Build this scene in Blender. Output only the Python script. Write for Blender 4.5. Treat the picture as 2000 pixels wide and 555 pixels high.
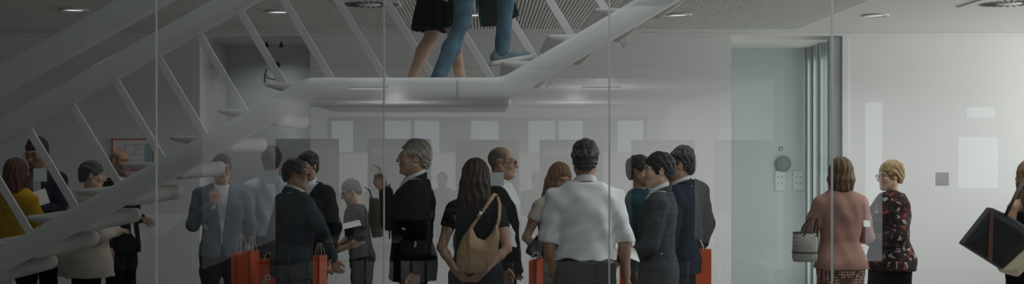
import bpy, math, random
import numpy as np
from mathutils import Vector, Matrix, Euler

for _o in list(bpy.data.objects):
    bpy.data.objects.remove(_o, do_unlink=True)
SC = bpy.context.scene
COL = SC.collection
R = math.radians
rnd = random.Random(7)

# ------------------------------------------------------------------ camera, light, exposure
F = 2400.0; VX = 946.0; VY = 301.0; HC = 1.62          # focal length and vanishing point in photo pixels, eye height
cd = bpy.data.cameras.new('camera'); cam = bpy.data.objects.new('camera', cd); COL.objects.link(cam)
cam.location = (0, 0, HC); cam.rotation_euler = (R(90), 0, 0)
cd.sensor_width = 36; cd.sensor_fit = 'HORIZONTAL'; cd.lens = 36 * F / 2000
cd.shift_x = (1000 - VX) / 2000; cd.shift_y = (VY - 277.5) / 2000
cd.clip_start = 0.05; cd.clip_end = 200
SC.camera = cam
SC.view_settings.view_transform = 'Standard'; SC.view_settings.look = 'None'
SC.view_settings.gamma = 1; SC.view_settings.use_curve_mapping = False
SC.view_settings.exposure = 0.05
try:
    SC.cycles.use_denoising = True
    SC.cycles.max_bounces = 8; SC.cycles.transparent_max_bounces = 12
    SC.cycles.sample_clamp_indirect = 4
except Exception:
    pass
W = bpy.data.worlds.new('world'); SC.world = W; W.use_nodes = True
W.node_tree.nodes['Background'].inputs[0].default_value = (0.80, 0.88, 0.95, 1)
W.node_tree.nodes['Background'].inputs[1].default_value = 0.02

def area(name, loc, rot, sx, sy, power, color=(1, 1, 1), spread=180):
    l = bpy.data.lights.new(name, 'AREA'); l.shape = 'RECTANGLE'; l.size = sx; l.size_y = sy
    l.energy = power; l.color = color; l.spread = R(spread)
    o = bpy.data.objects.new(name, l); COL.objects.link(o); o.location = loc; o.rotation_euler = rot
    return o
# added light beyond the unseen right end wall, so brightness falls off leftward
area('added_hall_side_light', (7.3, 9.9, 2.0), (0, R(90), 0), 1.5, 4.6, 126, (1, 0.985, 0.96))
# added area lights above the open stair void, stronger at the right end
area('added_void_light', (4.6, 8.2, 5.9), (0, 0, 0), 3.5, 2.6, 165, (0.95, 0.98, 1))
area('added_void_light', (0.5, 8.2, 5.9), (0, 0, 0), 3.5, 2.6, 24, (0.95, 0.98, 1))
# added spot on the near side of the glass, brightening the stair front
_s = bpy.data.lights.new('added_stair_spot', 'SPOT'); _s.energy = 330; _s.spot_size = R(46); _s.spot_blend = 0.8; _s.shadow_soft_size = 0.0
_o = bpy.data.objects.new('added_stair_spot', _s); COL.objects.link(_o); _o.location = (2.6, 1.0, 5.0)
_o.rotation_euler = (Vector((1.3, 8.05, 3.0)) - _o.location).to_track_quat('-Z', 'Y').to_euler()
DLP = (2, 2.5, 3, 6, 13)                          # the round downlights of the hall, left to right
# added spots, one per poster panel, so the lettering shows in the glass
for px_ in (600, 780, 952, 1116, 1295, 1456):
    _x = (px_ - VX) * 15.5 / F
    _s = bpy.data.lights.new('added_poster_spot', 'SPOT'); _s.energy = 420; _s.spot_size = R(21); _s.spot_blend = 0.6; _s.shadow_soft_size = 0.0
    _o = bpy.data.objects.new('added_poster_spot', _s); COL.objects.link(_o); _o.location = (_x, 2.0, 4.7)
    _o.rotation_euler = (Vector((_x, -3.5, 1.25)) - _o.location).to_track_quat('-Z', 'Y').to_euler()
# point lights: front pair under the gallery's ceiling lamps, rear pair added as fill
for X_, Y_, P_ in ((-1.83, -7.4, 8), (1.85, -7.4, 32), (-1.83, -13.2, 75), (1.85, -13.2, 40)):
    l_ = bpy.data.lights.new('gallery_lamp_fill_light', 'POINT'); l_.energy = P_; l_.shadow_soft_size = 0.0
    o_ = bpy.data.objects.new('gallery_lamp_fill_light', l_); COL.objects.link(o_); o_.location = (X_, Y_, 2.0)
PANE = 0.55                                          # daylit panes at the end of the gallery

def wx(px, Y): return (px - VX) * Y / F
def wz(py, Y): return HC + (VY - py) * Y / F
def W3(px, py, Y): return Vector((wx(px, Y), Y, wz(py, Y)))

# ------------------------------------------------------------------ materials
def newmat(name):
    m = bpy.data.materials.new(name); m.use_nodes = True
    nt = m.node_tree; b = nt.nodes['Principled BSDF']
    return m, nt, b
def lk(nt, a, ai, b, bi): nt.links.new(a.outputs[ai], b.inputs[bi])
def mat(name, c, rough=0.6, metal=0.0, var=0.0, vscale=6.0, bump=0.0, bscale=200.0, spec=0.4, emit=None, es=0.0):
    m, nt, b = newmat(name)
    b.inputs['Base Color'].default_value = (*c, 1); b.inputs['Roughness'].default_value = rough
    b.inputs['Metallic'].default_value = metal; b.inputs['Specular IOR Level'].default_value = spec
    tc = nt.nodes.new('ShaderNodeTexCoord')
    if var > 0:
        n = nt.nodes.new('ShaderNodeTexNoise'); n.inputs['Scale'].default_value = vscale; n.inputs['Detail'].default_value = 5
        r = nt.nodes.new('ShaderNodeValToRGB')
        r.color_ramp.elements[0].position = 0.3; r.color_ramp.elements[1].position = 0.7
        r.color_ramp.elements[0].color = (*[x * (1 - var) for x in c], 1)
        r.color_ramp.elements[1].color = (*[min(1, x * (1 + var)) for x in c], 1)
        lk(nt, tc, 'Object', n, 'Vector'); lk(nt, n, 'Fac', r, 'Fac'); lk(nt, r, 'Color', b, 'Base Color')
    if bump > 0:
        n2 = nt.nodes.new('ShaderNodeTexNoise'); n2.inputs['Scale'].default_value = bscale; n2.inputs['Detail'].default_value = 3
        bp = nt.nodes.new('ShaderNodeBump'); bp.inputs['Strength'].default_value = bump; bp.inputs['Distance'].default_value = 0.004
        lk(nt, tc, 'Object', n2, 'Vector'); lk(nt, n2, 'Fac', bp, 'Height'); lk(nt, bp, 'Normal', b, 'Normal')
    if emit:
        b.inputs['Emission Color'].default_value = (*emit, 1); b.inputs['Emission Strength'].default_value = es
    return m
def fabric(name, c, rough=0.9, var=0.12, bump=0.25, spec=0.04):
    return mat(name, c, rough, var=var, vscale=9, bump=bump, bscale=260, spec=spec)
def skinmat(name):
    m, nt, b = newmat(name)
    a = nt.nodes.new('ShaderNodeVertexColor'); a.layer_name = 'Col'
    lk(nt, a, 'Color', b, 'Base Color'); b.inputs['Roughness'].default_value = 0.5
    b.inputs['Specular IOR Level'].default_value = 0.35
    return m
def pattern(name, base, cols, scale, kind):
    """printed cloth: 'dots' small round dots, 'floral' irregular petals, 'plaid' checked suiting, 'fleck' speckle, 'weave' basket"""
    m, nt, b = newmat(name)
    b.inputs['Roughness'].default_value = 0.85; b.inputs['Specular IOR Level'].default_value = 0.15
    tc = nt.nodes.new('ShaderNodeTexCoord')
    if kind in ('dots', 'floral', 'fleck'):
        v = nt.nodes.new('ShaderNodeTexVoronoi'); v.inputs['Scale'].default_value = scale
        v.inputs['Randomness'].default_value = {'dots': 0.25, 'floral': 1.0, 'fleck': 1.0}[kind]
        vec = ('Object',)
        if kind == 'floral':
            no = nt.nodes.new('ShaderNodeTexNoise'); no.inputs['Scale'].default_value = 22
            ad = nt.nodes.new('ShaderNodeMixRGB'); ad.blend_type = 'ADD'; ad.inputs[0].default_value = 0.09
            lk(nt, tc, 'Object', no, 'Vector'); lk(nt, tc, 'Object', ad, 1); lk(nt, no, 'Color', ad, 2); lk(nt, ad, 'Color', v, 'Vector')
        else:
            lk(nt, tc, 'Object', v, 'Vector')
        cr = nt.nodes.new('ShaderNodeValToRGB')
        th = {'dots': 0.36, 'floral': 0.42, 'fleck': 0.22}[kind]
        cr.color_ramp.elements[0].position = th; cr.color_ramp.elements[1].position = th + 0.06
        cr.color_ramp.elements[0].color = (1, 1, 1, 1); cr.color_ramp.elements[1].color = (0, 0, 0, 1)
        lk(nt, v, 'Distance', cr, 'Fac')
        pick = nt.nodes.new('ShaderNodeValToRGB'); pick.color_ramp.interpolation = 'CONSTANT'
        el = pick.color_ramp.elements
        while len(el) < len(cols): el.new(0.5)
        for i, c in enumerate(cols): el[i].position = i / len(cols); el[i].color = (*c, 1)
        sep = nt.nodes.new('ShaderNodeSeparateColor'); lk(nt, v, 'Color', sep, 'Color'); lk(nt, sep, 'Red', pick, 'Fac')
        mx = nt.nodes.new('ShaderNodeMixRGB'); mx.inputs[1].default_value = (*base, 1)
        lk(nt, cr, 'Color', mx, 0); lk(nt, pick, 'Color', mx, 2); lk(nt, mx, 'Color', b, 'Base Color')
    elif kind == 'plaid':
        acc = None
        for d, s in (('X', scale), ('Z', scale)):
            w = nt.nodes.new('ShaderNodeTexWave'); w.wave_type = 'BANDS'; w.bands_direction = d; w.inputs['Scale'].default_value = s
            w.inputs['Distortion'].default_value = 0.4
            lk(nt, tc, 'Object', w, 'Vector')
            cr = nt.nodes.new('ShaderNodeValToRGB'); cr.color_ramp.elements[0].position = 0.78; cr.color_ramp.elements[1].position = 0.95
            lk(nt, w, 'Fac', cr, 'Fac')
            if acc is None: acc = cr
            else:
                mxx = nt.nodes.new('ShaderNodeMixRGB'); mxx.blend_type = 'ADD'; mxx.inputs[0].default_value = 1
                lk(nt, acc, 'Color', mxx, 1); lk(nt, cr, 'Color', mxx, 2); acc = mxx
        mx = nt.nodes.new('ShaderNodeMixRGB'); mx.inputs[1].default_value = (*base, 1); mx.inputs[2].default_value = (*cols[0], 1)
        ml = nt.nodes.new('ShaderNodeMath'); ml.operation = 'MULTIPLY'; ml.inputs[1].default_value = 0.38; ml.use_clamp = True
        lk(nt, acc, 'Color', ml, 0); lk(nt, ml, 0, mx, 0); lk(nt, mx, 'Color', b, 'Base Color')
    elif kind == 'weave':
        ck = nt.nodes.new('ShaderNodeTexChecker'); ck.inputs['Scale'].default_value = scale
        ck.inputs[1].default_value = (*base, 1); ck.inputs[2].default_value = (*cols[0], 1)
        lk(nt, tc, 'Object', ck, 'Vector'); lk(nt, ck, 'Color', b, 'Base Color')
    return m
def hairmat(name, c1, c2):
    m, nt, b = newmat(name)
    tc = nt.nodes.new('ShaderNodeTexCoord'); mp = nt.nodes.new('ShaderNodeMapping'); mp.inputs['Scale'].default_value = (60, 60, 6)
    n = nt.nodes.new('ShaderNodeTexNoise'); n.inputs['Scale'].default_value = 2.2; n.inputs['Detail'].default_value = 6
    r = nt.nodes.new('ShaderNodeValToRGB'); r.color_ramp.elements[0].position = 0.35; r.color_ramp.elements[1].position = 0.7
    r.color_ramp.elements[0].color = (*c1, 1); r.color_ramp.elements[1].color = (*c2, 1)
    bp = nt.nodes.new('ShaderNodeBump'); bp.inputs['Strength'].default_value = 0.7; bp.inputs['Distance'].default_value = 0.006
    lk(nt, tc, 'Object', mp, 'Vector'); lk(nt, mp, 'Vector', n, 'Vector'); lk(nt, n, 'Fac', r, 'Fac'); lk(nt, r, 'Color', b, 'Base Color')
    lk(nt, n, 'Fac', bp, 'Height'); lk(nt, bp, 'Normal', b, 'Normal')
    b.inputs['Roughness'].default_value = 0.5; b.inputs['Specular IOR Level'].default_value = 0.3
    return m
def glassmat(name, tint, fac):
    m = bpy.data.materials.new(name); m.use_nodes = True; nt = m.node_tree; nt.nodes.clear()
    o = nt.nodes.new('ShaderNodeOutputMaterial'); mx = nt.nodes.new('ShaderNodeMixShader')
    t = nt.nodes.new('ShaderNodeBsdfTransparent'); g = nt.nodes.new('ShaderNodeBsdfGlossy')
    t.inputs[0].default_value = (*tint, 1); g.inputs['Roughness'].default_value = 0; mx.inputs[0].default_value = fac
    lk(nt, t, 0, mx, 1); lk(nt, g, 0, mx, 2); lk(nt, mx, 0, o, 0)
    return m
def emitmat(name, c, s):
    m = bpy.data.materials.new(name); m.use_nodes = True; nt = m.node_tree; nt.nodes.clear()
    o = nt.nodes.new('ShaderNodeOutputMaterial'); e = nt.nodes.new('ShaderNodeEmission')
    e.inputs[0].default_value = (*c, 1); e.inputs[1].default_value = s; lk(nt, e, 0, o, 0)
    return m
M = {}
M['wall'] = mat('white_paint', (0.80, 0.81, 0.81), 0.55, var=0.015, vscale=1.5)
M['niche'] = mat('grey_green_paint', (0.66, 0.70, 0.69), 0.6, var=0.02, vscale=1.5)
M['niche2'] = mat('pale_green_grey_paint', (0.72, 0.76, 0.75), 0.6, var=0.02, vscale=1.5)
M['ceil'] = mat('ceiling_paint', (0.83, 0.82, 0.79), 0.7)
M['slot'] = mat('dark_slot', (0.03, 0.03, 0.03), 0.9)
M['floor'] = mat('pale_floor', (0.38, 0.375, 0.365), 0.35, var=0.05, vscale=2)
M['steel'] = mat('white_painted_steel', (0.78, 0.78, 0.77), 0.45, var=0.01, vscale=2)
M['step'] = mat('pale_grey_stair_plaster', (0.66, 0.65, 0.62), 0.6, var=0.02)
M['alu'] = mat('brushed_aluminium', (0.55, 0.57, 0.57), 0.35, metal=0.7)
M['dark'] = mat('black_plastic', (0.015, 0.015, 0.016), 0.5)
M['rubber'] = mat('dark_gasket', (0.10, 0.11, 0.11), 0.6)
M['glass'] = glassmat('partition_glass', (0.97, 0.985, 0.98), 0.11)
M['gdoor'] = glassmat('green_door_glass', (0.94, 0.965, 0.955), 0.12)
def frosted(name, c):
    m, nt, b = newmat(name); b.inputs['Base Color'].default_value = (*c, 1); b.inputs['Roughness'].default_value = 0.7
    t = nt.nodes.new('ShaderNodeBsdfTranslucent'); t.inputs[0].default_value = (*c, 1); mx = nt.nodes.new('ShaderNodeMixShader'); mx.inputs[0].default_value = 0.6
    lk(nt, b, 0, mx, 1); lk(nt, t, 0, mx, 2); nt.links.new(mx.outputs[0], nt.nodes['Material Output'].inputs[0])
    return m
M['sticker'] = frosted('pale_frosted_sticker', (0.85, 0.89, 0.88))
M['gsticker'] = frosted('grey_frosted_sticker', (0.97, 0.97, 0.96))
M['joint'] = frosted('clear_silicone_joint', (0.80, 0.83, 0.82))
M['lens'] = emitmat('lamp_lens', (1, 0.98, 0.95), 1.0)
M['white'] = mat('white_card', (0.85, 0.85, 0.84), 0.6)
M['red'] = mat('red_frame', (0.55, 0.05, 0.03), 0.5)
M['orange'] = mat('orange_paper', (0.82, 0.13, 0.02), 0.45, var=0.06, vscale=8)
M['faintink'] = mat('faint_poster_ink', (0.30, 0.30, 0.295), 0.6)
M['whiteink'] = mat('white_ink', (0.9, 0.88, 0.84), 0.6)
M['rope'] = mat('pale_cord', (0.62, 0.55, 0.45), 0.8)

# ------------------------------------------------------------------ object helpers
def mesh_from(name, V, Fc):
    me = bpy.data.meshes.new(name); me.from_pydata([tuple(v) for v in V], [], [tuple(f) for f in Fc]); me.update()
    return me
def link(name, me, m=None, parent=None, smooth=False):
    o = bpy.data.objects.new(name, me); COL.objects.link(o)
    if m is not None:
        me.materials.append(m)
    if parent is not None: o.parent = parent
    if smooth and len(me.polygons):
        me.polygons.foreach_set('use_smooth', [True] * len(me.polygons))
    return o
def tag(o, label=None, cat=None, group=None, kind=None):
    if label: o['label'] = label
    if cat: o['category'] = cat
    if group: o['group'] = group
    if kind: o['kind'] = kind
    return o
def empty(name, loc, label=None, cat=None, group=None, rz=0):
    o = bpy.data.objects.new(name, None); COL.objects.link(o); o.location = loc; o.rotation_euler = (0, 0, rz)
    o.empty_display_size = 0.1
    return tag(o, label, cat, group)
class MB:
    """collects simple shapes into one mesh"""
    def __init__(s): s.V = []; s.F = []
    def box(s, x0, x1, y0, y1, z0, z1, mx=None):
        n = len(s.V)
        P = [Vector((x, y, z)) for x in (x0, x1) for y in (y0, y1) for z in (z0, z1)]
        if mx is not None: P = [mx @ p for p in P]
        s.V += P
        s.F += [tuple(n + i for i in f) for f in ((0, 1, 3, 2), (4, 6, 7, 5), (0, 4, 5, 1), (2, 3, 7, 6), (0, 2, 6, 4), (1, 5, 7, 3))]
        return s
    def tube(s, pts, r, n=10, closed=False, flat=1.0):
        pts = [Vector(p) for p in pts]; N = len(pts); b = len(s.V)
        rr = r if isinstance(r, (list, tuple)) else [r] * N
        up = Vector((0.13, 0.21, 1)).normalized()
        for i, p in enumerate(pts):
            a = pts[(i - 1) % N] if (closed or i > 0) else p
            c = pts[(i + 1) % N] if (closed or i < N - 1) else p
            t = (c - a).normalized(); u = t.cross(up)
            if u.length < 1e-4: u = t.cross(Vector((1, 0, 0)))
            u.normalize(); v = u.cross(t)
            for k in range(n):
                an = 2 * math.pi * k / n
                s.V.append(p + u * (math.cos(an) * rr[i]) + v * (math.sin(an) * rr[i] * flat))
        for i in range(N if closed else N - 1):
            j = (i + 1) % N
            for k in range(n):
                k2 = (k + 1) % n
                s.F.append((b + i * n + k, b + i * n + k2, b + j * n + k2, b + j * n + k))
        if not closed:
            s.F.append(tuple(b + k for k in reversed(range(n)))); s.F.append(tuple(b + (N - 1) * n + k for k in range(n)))
        return s
    def lathe(s, prof, n=24, c=(0, 0, 0), sx=1, sy=1):
        b = len(s.V)
        for (r, z) in prof:
            for k in range(n):
                a = 2 * math.pi * k / n
                s.V.append(Vector((c[0] + r * sx * math.cos(a), c[1] + r * sy * math.sin(a), c[2] + z)))
        for i in range(len(prof) - 1):
            for k in range(n):
                k2 = (k + 1) % n
                s.F.append((b + i * n + k, b + i * n + k2, b + (i + 1) * n + k2, b + (i + 1) * n + k))
        s.F.append(tuple(b + k for k in reversed(range(n)))); m_ = len(prof) - 1
        s.F.append(tuple(b + m_ * n + k for k in range(n)))
        return s
    def prism(s, poly, y0, y1, axis='y', mx=None):
        """polygon of (x,z) pushed along y"""
        n = len(poly); b = len(s.V)
        for y in (y0, y1):
            for (x, z) in poly:
                p = Vector((x, y, z))
                s.V.append(mx @ p if mx is not None else p)
        s.F.append(tuple(b + i for i in range(n))); s.F.append(tuple(b + n + i for i in reversed(range(n))))
        for i in range(n):
            j = (i + 1) % n
            s.F.append((b + i, b + n + i, b + n + j, b + j))
        return s
    def build(s, name, m=None, parent=None, smooth=False, bevel=0.0, seg=2):
        o = link(name, mesh_from(name, s.V, s.F), m, parent, smooth)
        if bevel > 0:
            import bmesh
            bm = bmesh.new(); bm.from_mesh(o.data)
            bmesh.ops.recalc_face_normals(bm, faces=bm.faces)
            es = [e for e in bm.edges if len(e.link_faces) == 2 and e.calc_face_angle(0) > 0.5]
            bmesh.ops.bevel(bm, geom=es, offset=bevel, segments=seg, affect='EDGES', profile=0.5)
            bm.to_mesh(o.data); bm.free()
        else:
            import bmesh
            bm = bmesh.new(); bm.from_mesh(o.data); bmesh.ops.recalc_face_normals(bm, faces=bm.faces); bm.to_mesh(o.data); bm.free()
        return o
def struct(o): return tag(o, kind='structure')
def copy_tree(o, parent=None):
    c = o.copy(); COL.objects.link(c)
    if parent is not None: c.parent = parent
    for ch in list(o.children): copy_tree(ch, c)
    return c
_fc = {}
def text_mesh(s, size, depth=0.001):
    c = bpy.data.curves.new('lettering', 'FONT'); c.body = s; c.size = size; c.extrude = depth; c.resolution_u = 3
    o = bpy.data.objects.new('lettering', c); COL.objects.link(o)
    dg = bpy.context.evaluated_depsgraph_get(); me = bpy.data.meshes.new_from_object(o.evaluated_get(dg))
    bpy.data.objects.remove(o, do_unlink=True); bpy.data.curves.remove(c)
    return me

# ------------------------------------------------------------------ smooth solids: signed distance fields turned into meshes
def _interp(tab, z):
    t = np.array(tab, dtype=np.float64); zz = np.linspace(t[0, 0], t[-1, 0], 200)
    out = []
    for c in range(1, t.shape[1]):
        v = np.interp(zz, t[:, 0], t[:, c]); w = 13
        p = np.concatenate([np.full(w, v[0]), v, np.full(w, v[-1])])
        v = np.convolve(p, np.ones(w) / w, 'same')[w:-w]
        out.append(np.interp(z, zz, v).astype(np.float32))
    return out
class Solid:
    def __init__(s, h): s.h = h; s.ops = []
    def _add(s, fn, lo, hi, op, k): s.ops.append((fn, np.array(lo, float), np.array(hi, float), op, k)); return s
    def cone(s, a, b, ra, rb, k=0.02, op='+'):
        a = np.array(a, float); b = np.array(b, float); ba = b - a; L = float(ba @ ba) + 1e-12
        def fn(x, y, z):
            px, py, pz = x - a[0], y - a[1], z - a[2]
            t = np.clip((px * ba[0] + py * ba[1] + pz * ba[2]) / L, 0, 1)
            return np.sqrt((px - ba[0] * t) ** 2 + (py - ba[1] * t) ** 2 + (pz - ba[2] * t) ** 2) - (ra + (rb - ra) * t)
        r = max(ra, rb)
        return s._add(fn, np.minimum(a, b) - r, np.maximum(a, b) + r, op, k)
    def chain(s, pts, rs, k=0.02):
        for i in range(len(pts) - 1): s.cone(pts[i], pts[i + 1], rs[i], rs[i + 1], k)
        return s
    def ell(s, c, r, Rm=None, k=0.02, op='+'):
        c = np.array(c, float); r = np.array(r, float)
        A = np.eye(3) if Rm is None else np.array(Rm, float).T
        def fn(x, y, z):
            px, py, pz = x - c[0], y - c[1], z - c[2]
            q = [A[i, 0] * px + A[i, 1] * py + A[i, 2] * pz for i in range(3)]
            k0 = np.sqrt((q[0] / r[0]) ** 2 + (q[1] / r[1]) ** 2 + (q[2] / r[2]) ** 2)
            k1 = np.sqrt((q[0] / r[0] ** 2) ** 2 + (q[1] / r[1] ** 2) ** 2 + (q[2] / r[2] ** 2) ** 2) + 1e-6
            return k0 * (k0 - 1) / k1
        m = r.max() if Rm is not None else r
        return s._add(fn, c - m, c + m, op, k)
    def loft(s, tab, z0, z1, k=0.02, op='+', off=None, ex=2.3):
        """tab rows: z, half width, half depth, centre x, centre y"""
        t = np.array(tab, float); mw = t[:, 1].max() + abs(t[:, 3]).max(); md = t[:, 2].max() + abs(t[:, 4]).max()
        def fn(x, y, z):
            a, b, cx, cy = _interp(tab, z.ravel())
            sh = z.shape
            a = a.reshape(sh); b = b.reshape(sh); cx = cx.reshape(sh); cy = cy.reshape(sh)
            d = ((np.abs(x - cx) / a) ** ex + (np.abs(y - cy) / b) ** ex) ** (1 / ex)
            d = (d - 1) * np.minimum(a, b)
            return np.maximum(d, np.maximum(z0 - z, z - z1))
        return s._add(fn, (-mw, -md, z0), (mw, md, z1), op, k)
    def func(s, fn, lo, hi, op='+', k=0.01): return s._add(fn, lo, hi, op, k)
    def cut(s, fn): s.ops.append((fn, None, None, 'cut', 0)); return s
    def warp(s, fn): s.ops.append((fn, None, None, 'warp', 0)); return s
    def mesh(s, name, scale=1.0, color=None):
        h = s.h
        lo = np.min([o[1] for o in s.ops if o[3] == '+'], axis=0) - 4 * h
        hi = np.max([o[2] for o in s.ops if o[3] == '+'], axis=0) + 4 * h
        n = np.ceil((hi - lo) / h).astype(int) + 1
        ax = [(lo[i] + h * np.arange(n[i])).astype(np.float32) for i in range(3)]
        D = np.full(tuple(n), 0.5, np.float32)
        for fn, l, u, op, k in s.ops:
            if l is None:
                x, y, z = ax[0][:, None, None], ax[1][None, :, None], ax[2][None, None, :]
                v = fn(x, y, z)
                if op == 'cut': D = np.maximum(D, v)
                else: D = D + v
                continue
            m = k + 4 * h
            i0 = np.maximum(np.floor((l - m - lo) / h).astype(int), 0); i1 = np.minimum(np.ceil((u + m - lo) / h).astype(int) + 1, n)
            if (i1 <= i0).any(): continue
            sl = tuple(slice(a, b) for a, b in zip(i0, i1))
            d = fn(ax[0][sl[0]][:, None, None], ax[1][sl[1]][None, :, None], ax[2][sl[2]][None, None, :]).astype(np.float32)
            c = D[sl]
            if op == '+':
                hh = np.clip(0.5 + 0.5 * (d - c) / k, 0, 1); D[sl] = d * (1 - hh) + c * hh - k * hh * (1 - hh)
            else:
                hh = np.clip(0.5 - 0.5 * (c + d) / k, 0, 1); D[sl] = c * (1 - hh) - d * hh + k * hh * (1 - hh)
        D = np.asarray(D, np.float32)
        S = D < 0
        A = np.zeros(tuple(n - 1), np.int8)
        cs = [(i, j, k) for i in (0, 1) for j in (0, 1) for k in (0, 1)]
        for (i, j, k) in cs: A += S[i:n[0] - 1 + i, j:n[1] - 1 + j, k:n[2] - 1 + k]
        cells = np.argwhere((A > 0) & (A < 8))
        vals = np.stack([D[cells[:, 0] + i, cells[:, 1] + j, cells[:, 2] + k] for (i, j, k) in cs], 1)
        P = np.zeros((len(cells), 3)); cnt = np.zeros(len(cells))
        for a in range(8):
            for b in range(a + 1, 8):
                if sum(abs(cs[a][q] - cs[b][q]) for q in range(3)) != 1: continue
                va, vb = vals[:, a], vals[:, b]; mk = (va < 0) != (vb < 0)
                t = np.where(mk, va / np.where(mk, va - vb, 1), 0)
                pa = np.array(cs[a], float); pb = np.array(cs[b], float)
                P[mk] += (pa + (pb - pa) * t[:, None])[mk]; cnt[mk] += 1
        P = (cells + P / cnt[:, None]) * h + lo
        idx = np.full(tuple(n - 1), -1, np.int32); idx[cells[:, 0], cells[:, 1], cells[:, 2]] = np.arange(len(cells))
        Q = []
        for axn in range(3):
            sA = [slice(None)] * 3; sB = [slice(None)] * 3; sA[axn] = slice(0, -1); sB[axn] = slice(1, None)
            e = np.argwhere(S[tuple(sA)] != S[tuple(sB)])
            o1, o2 = (axn + 1) % 3, (axn + 2) % 3
            e = e[(e[:, o1] > 0) & (e[:, o2] > 0) & (e[:, o1] < n[o1] - 1) & (e[:, o2] < n[o2] - 1)]
            ins = S[e[:, 0], e[:, 1], e[:, 2]]
            q = []
            for d1, d2 in ((-1, -1), (0, -1), (0, 0), (-1, 0)):
                c = e.copy(); c[:, o1] += d1; c[:, o2] += d2; q.append(idx[c[:, 0], c[:, 1], c[:, 2]])
            q = np.stack(q, 1); q[~ins] = q[~ins][:, ::-1]; Q.append(q)
        Q = np.concatenate(Q); Q = Q[(Q >= 0).all(1)]
        # a little smoothing takes the grid steps out
        for _ in range(1):
            acc = np.zeros_like(P); c2 = np.zeros(len(P))
            for a, b in ((0, 1), (1, 2), (2, 3), (3, 0)):
                np.add.at(acc, Q[:, a], P[Q[:, b]]); np.add.at(acc, Q[:, b], P[Q[:, a]])
                np.add.at(c2, Q[:, a], 1); np.add.at(c2, Q[:, b], 1)
            P = 0.5 * P + 0.5 * acc / np.maximum(c2, 1)[:, None]
        me = bpy.data.meshes.new(name); me.vertices.add(len(P)); me.vertices.foreach_set('co', (P * scale).astype(np.float32).ravel())
        me.loops.add(Q.size); me.loops.foreach_set('vertex_index', Q.astype(np.int32).ravel())
        me.polygons.add(len(Q)); me.polygons.foreach_set('loop_start', np.arange(0, Q.size, 4, dtype=np.int32))
        me.polygons.foreach_set('use_smooth', np.ones(len(Q), bool))
        me.update(calc_edges=True); me.validate()
        if color is not None:
            c = color(P); at = me.color_attributes.new('Col', 'FLOAT_COLOR', 'POINT')
            at.data.foreach_set('color', np.concatenate([c, np.ones((len(c), 1))], 1).astype(np.float32).ravel())
        return me

# ------------------------------------------------------------------ the hall: floor, ceiling, walls
H = 2.849
struct(MB().box(-9, 9, -1.5, 15, -0.12, 0).build('floor', M['floor']))
M['floor2'] = mat('dark_gallery_floor', (0.03, 0.03, 0.03), 0.6, var=0.05)
struct(MB().box(-9, 9, -17, -1.5, -0.12, 0).build('floor_gallery', M['floor2']))
mb = MB(); x = -9.0
while x < 3.05:
    mb.box(x, x + 0.0205, 9.72, 12.09, H, H + 0.02); x += 0.0303
struct(mb.build('ceiling', M['ceil']))
struct(MB().box(-9, 3.05, 9.72, 12.09, H + 0.05, H + 0.07).build('ceiling_void', M['slot']))
struct(MB().box(-9, 9, 12.09, 15, H, H + 0.1).box(3.06, 9, 9.72, 12.089, H, H + 0.1).build('ceiling_border', M['ceil']))
YW = 12.5; YN = 13.8
xa, xb, xc, xd = wx(390, YW), wx(606, YW), wx(1428, YW), wx(1645, YW)
mb = MB().box(-9, xa, YW, YN + 0.2, 0, H).box(xb, xc, YW, YN + 0.2, 0, H).box(xd, 9, YW, YN + 0.2, 0, H)
struct(mb.build('wall_back', M['wall']))
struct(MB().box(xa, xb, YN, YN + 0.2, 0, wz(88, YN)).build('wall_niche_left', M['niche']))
struct(MB().box(xa, xb, 12.72, YN + 0.2, wz(88, YN), H).build('wall_niche_lintel', M['ceil']))
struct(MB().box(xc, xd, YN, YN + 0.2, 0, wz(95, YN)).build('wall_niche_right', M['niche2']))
struct(MB().box(xc, xd, 12.72, YN + 0.2, wz(95, YN), H).build('wall_niche_soffit', M['ceil']))
struct(MB().box(xd - 0.0, xd + 0.06, YW - 0.012, YW, 0, H - 0.02).box(-9, 9, YW - 0.02, YW - 0.001, H - 0.028, H - 0.001).build('trim_1', M['wall']))
struct(MB().box(-9.2, -9, -17, 15, 0, 6).build('wall_left', M['wall']))
# right end wall; its unseen window opening is added for the side light
mb = MB().box(6.6, 6.8, 6.0, 7.4, 0, 6).box(6.6, 6.8, 12.35, 15, 0, 6).box(6.6, 6.8, 7.4, 12.35, 0, 1.2).box(6.6, 6.8, 7.4, 12.35, 2.78, 6)
struct(mb.build('wall_right', M['wall']))
mb = MB()
for y in (7.4, 9.03, 10.66, 12.29): mb.box(6.65, 6.75, y, y + 0.06, 1.2, 2.78)
mb.box(6.65, 6.75, 7.4, 12.35, 1.2, 1.26).box(6.65, 6.75, 7.4, 12.35, 2.72, 2.78)
struct(mb.build('window_1', M['alu']))
struct(MB().box(-9, 6.6, 9.72, 9.95, H + 0.1, 6).build('wall_upper_floor', M['wall']))
struct(MB().box(-9, 6.6, 5.9, 6.1, 3.3, 6).build('wall_front_header', M['wall']))

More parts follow.
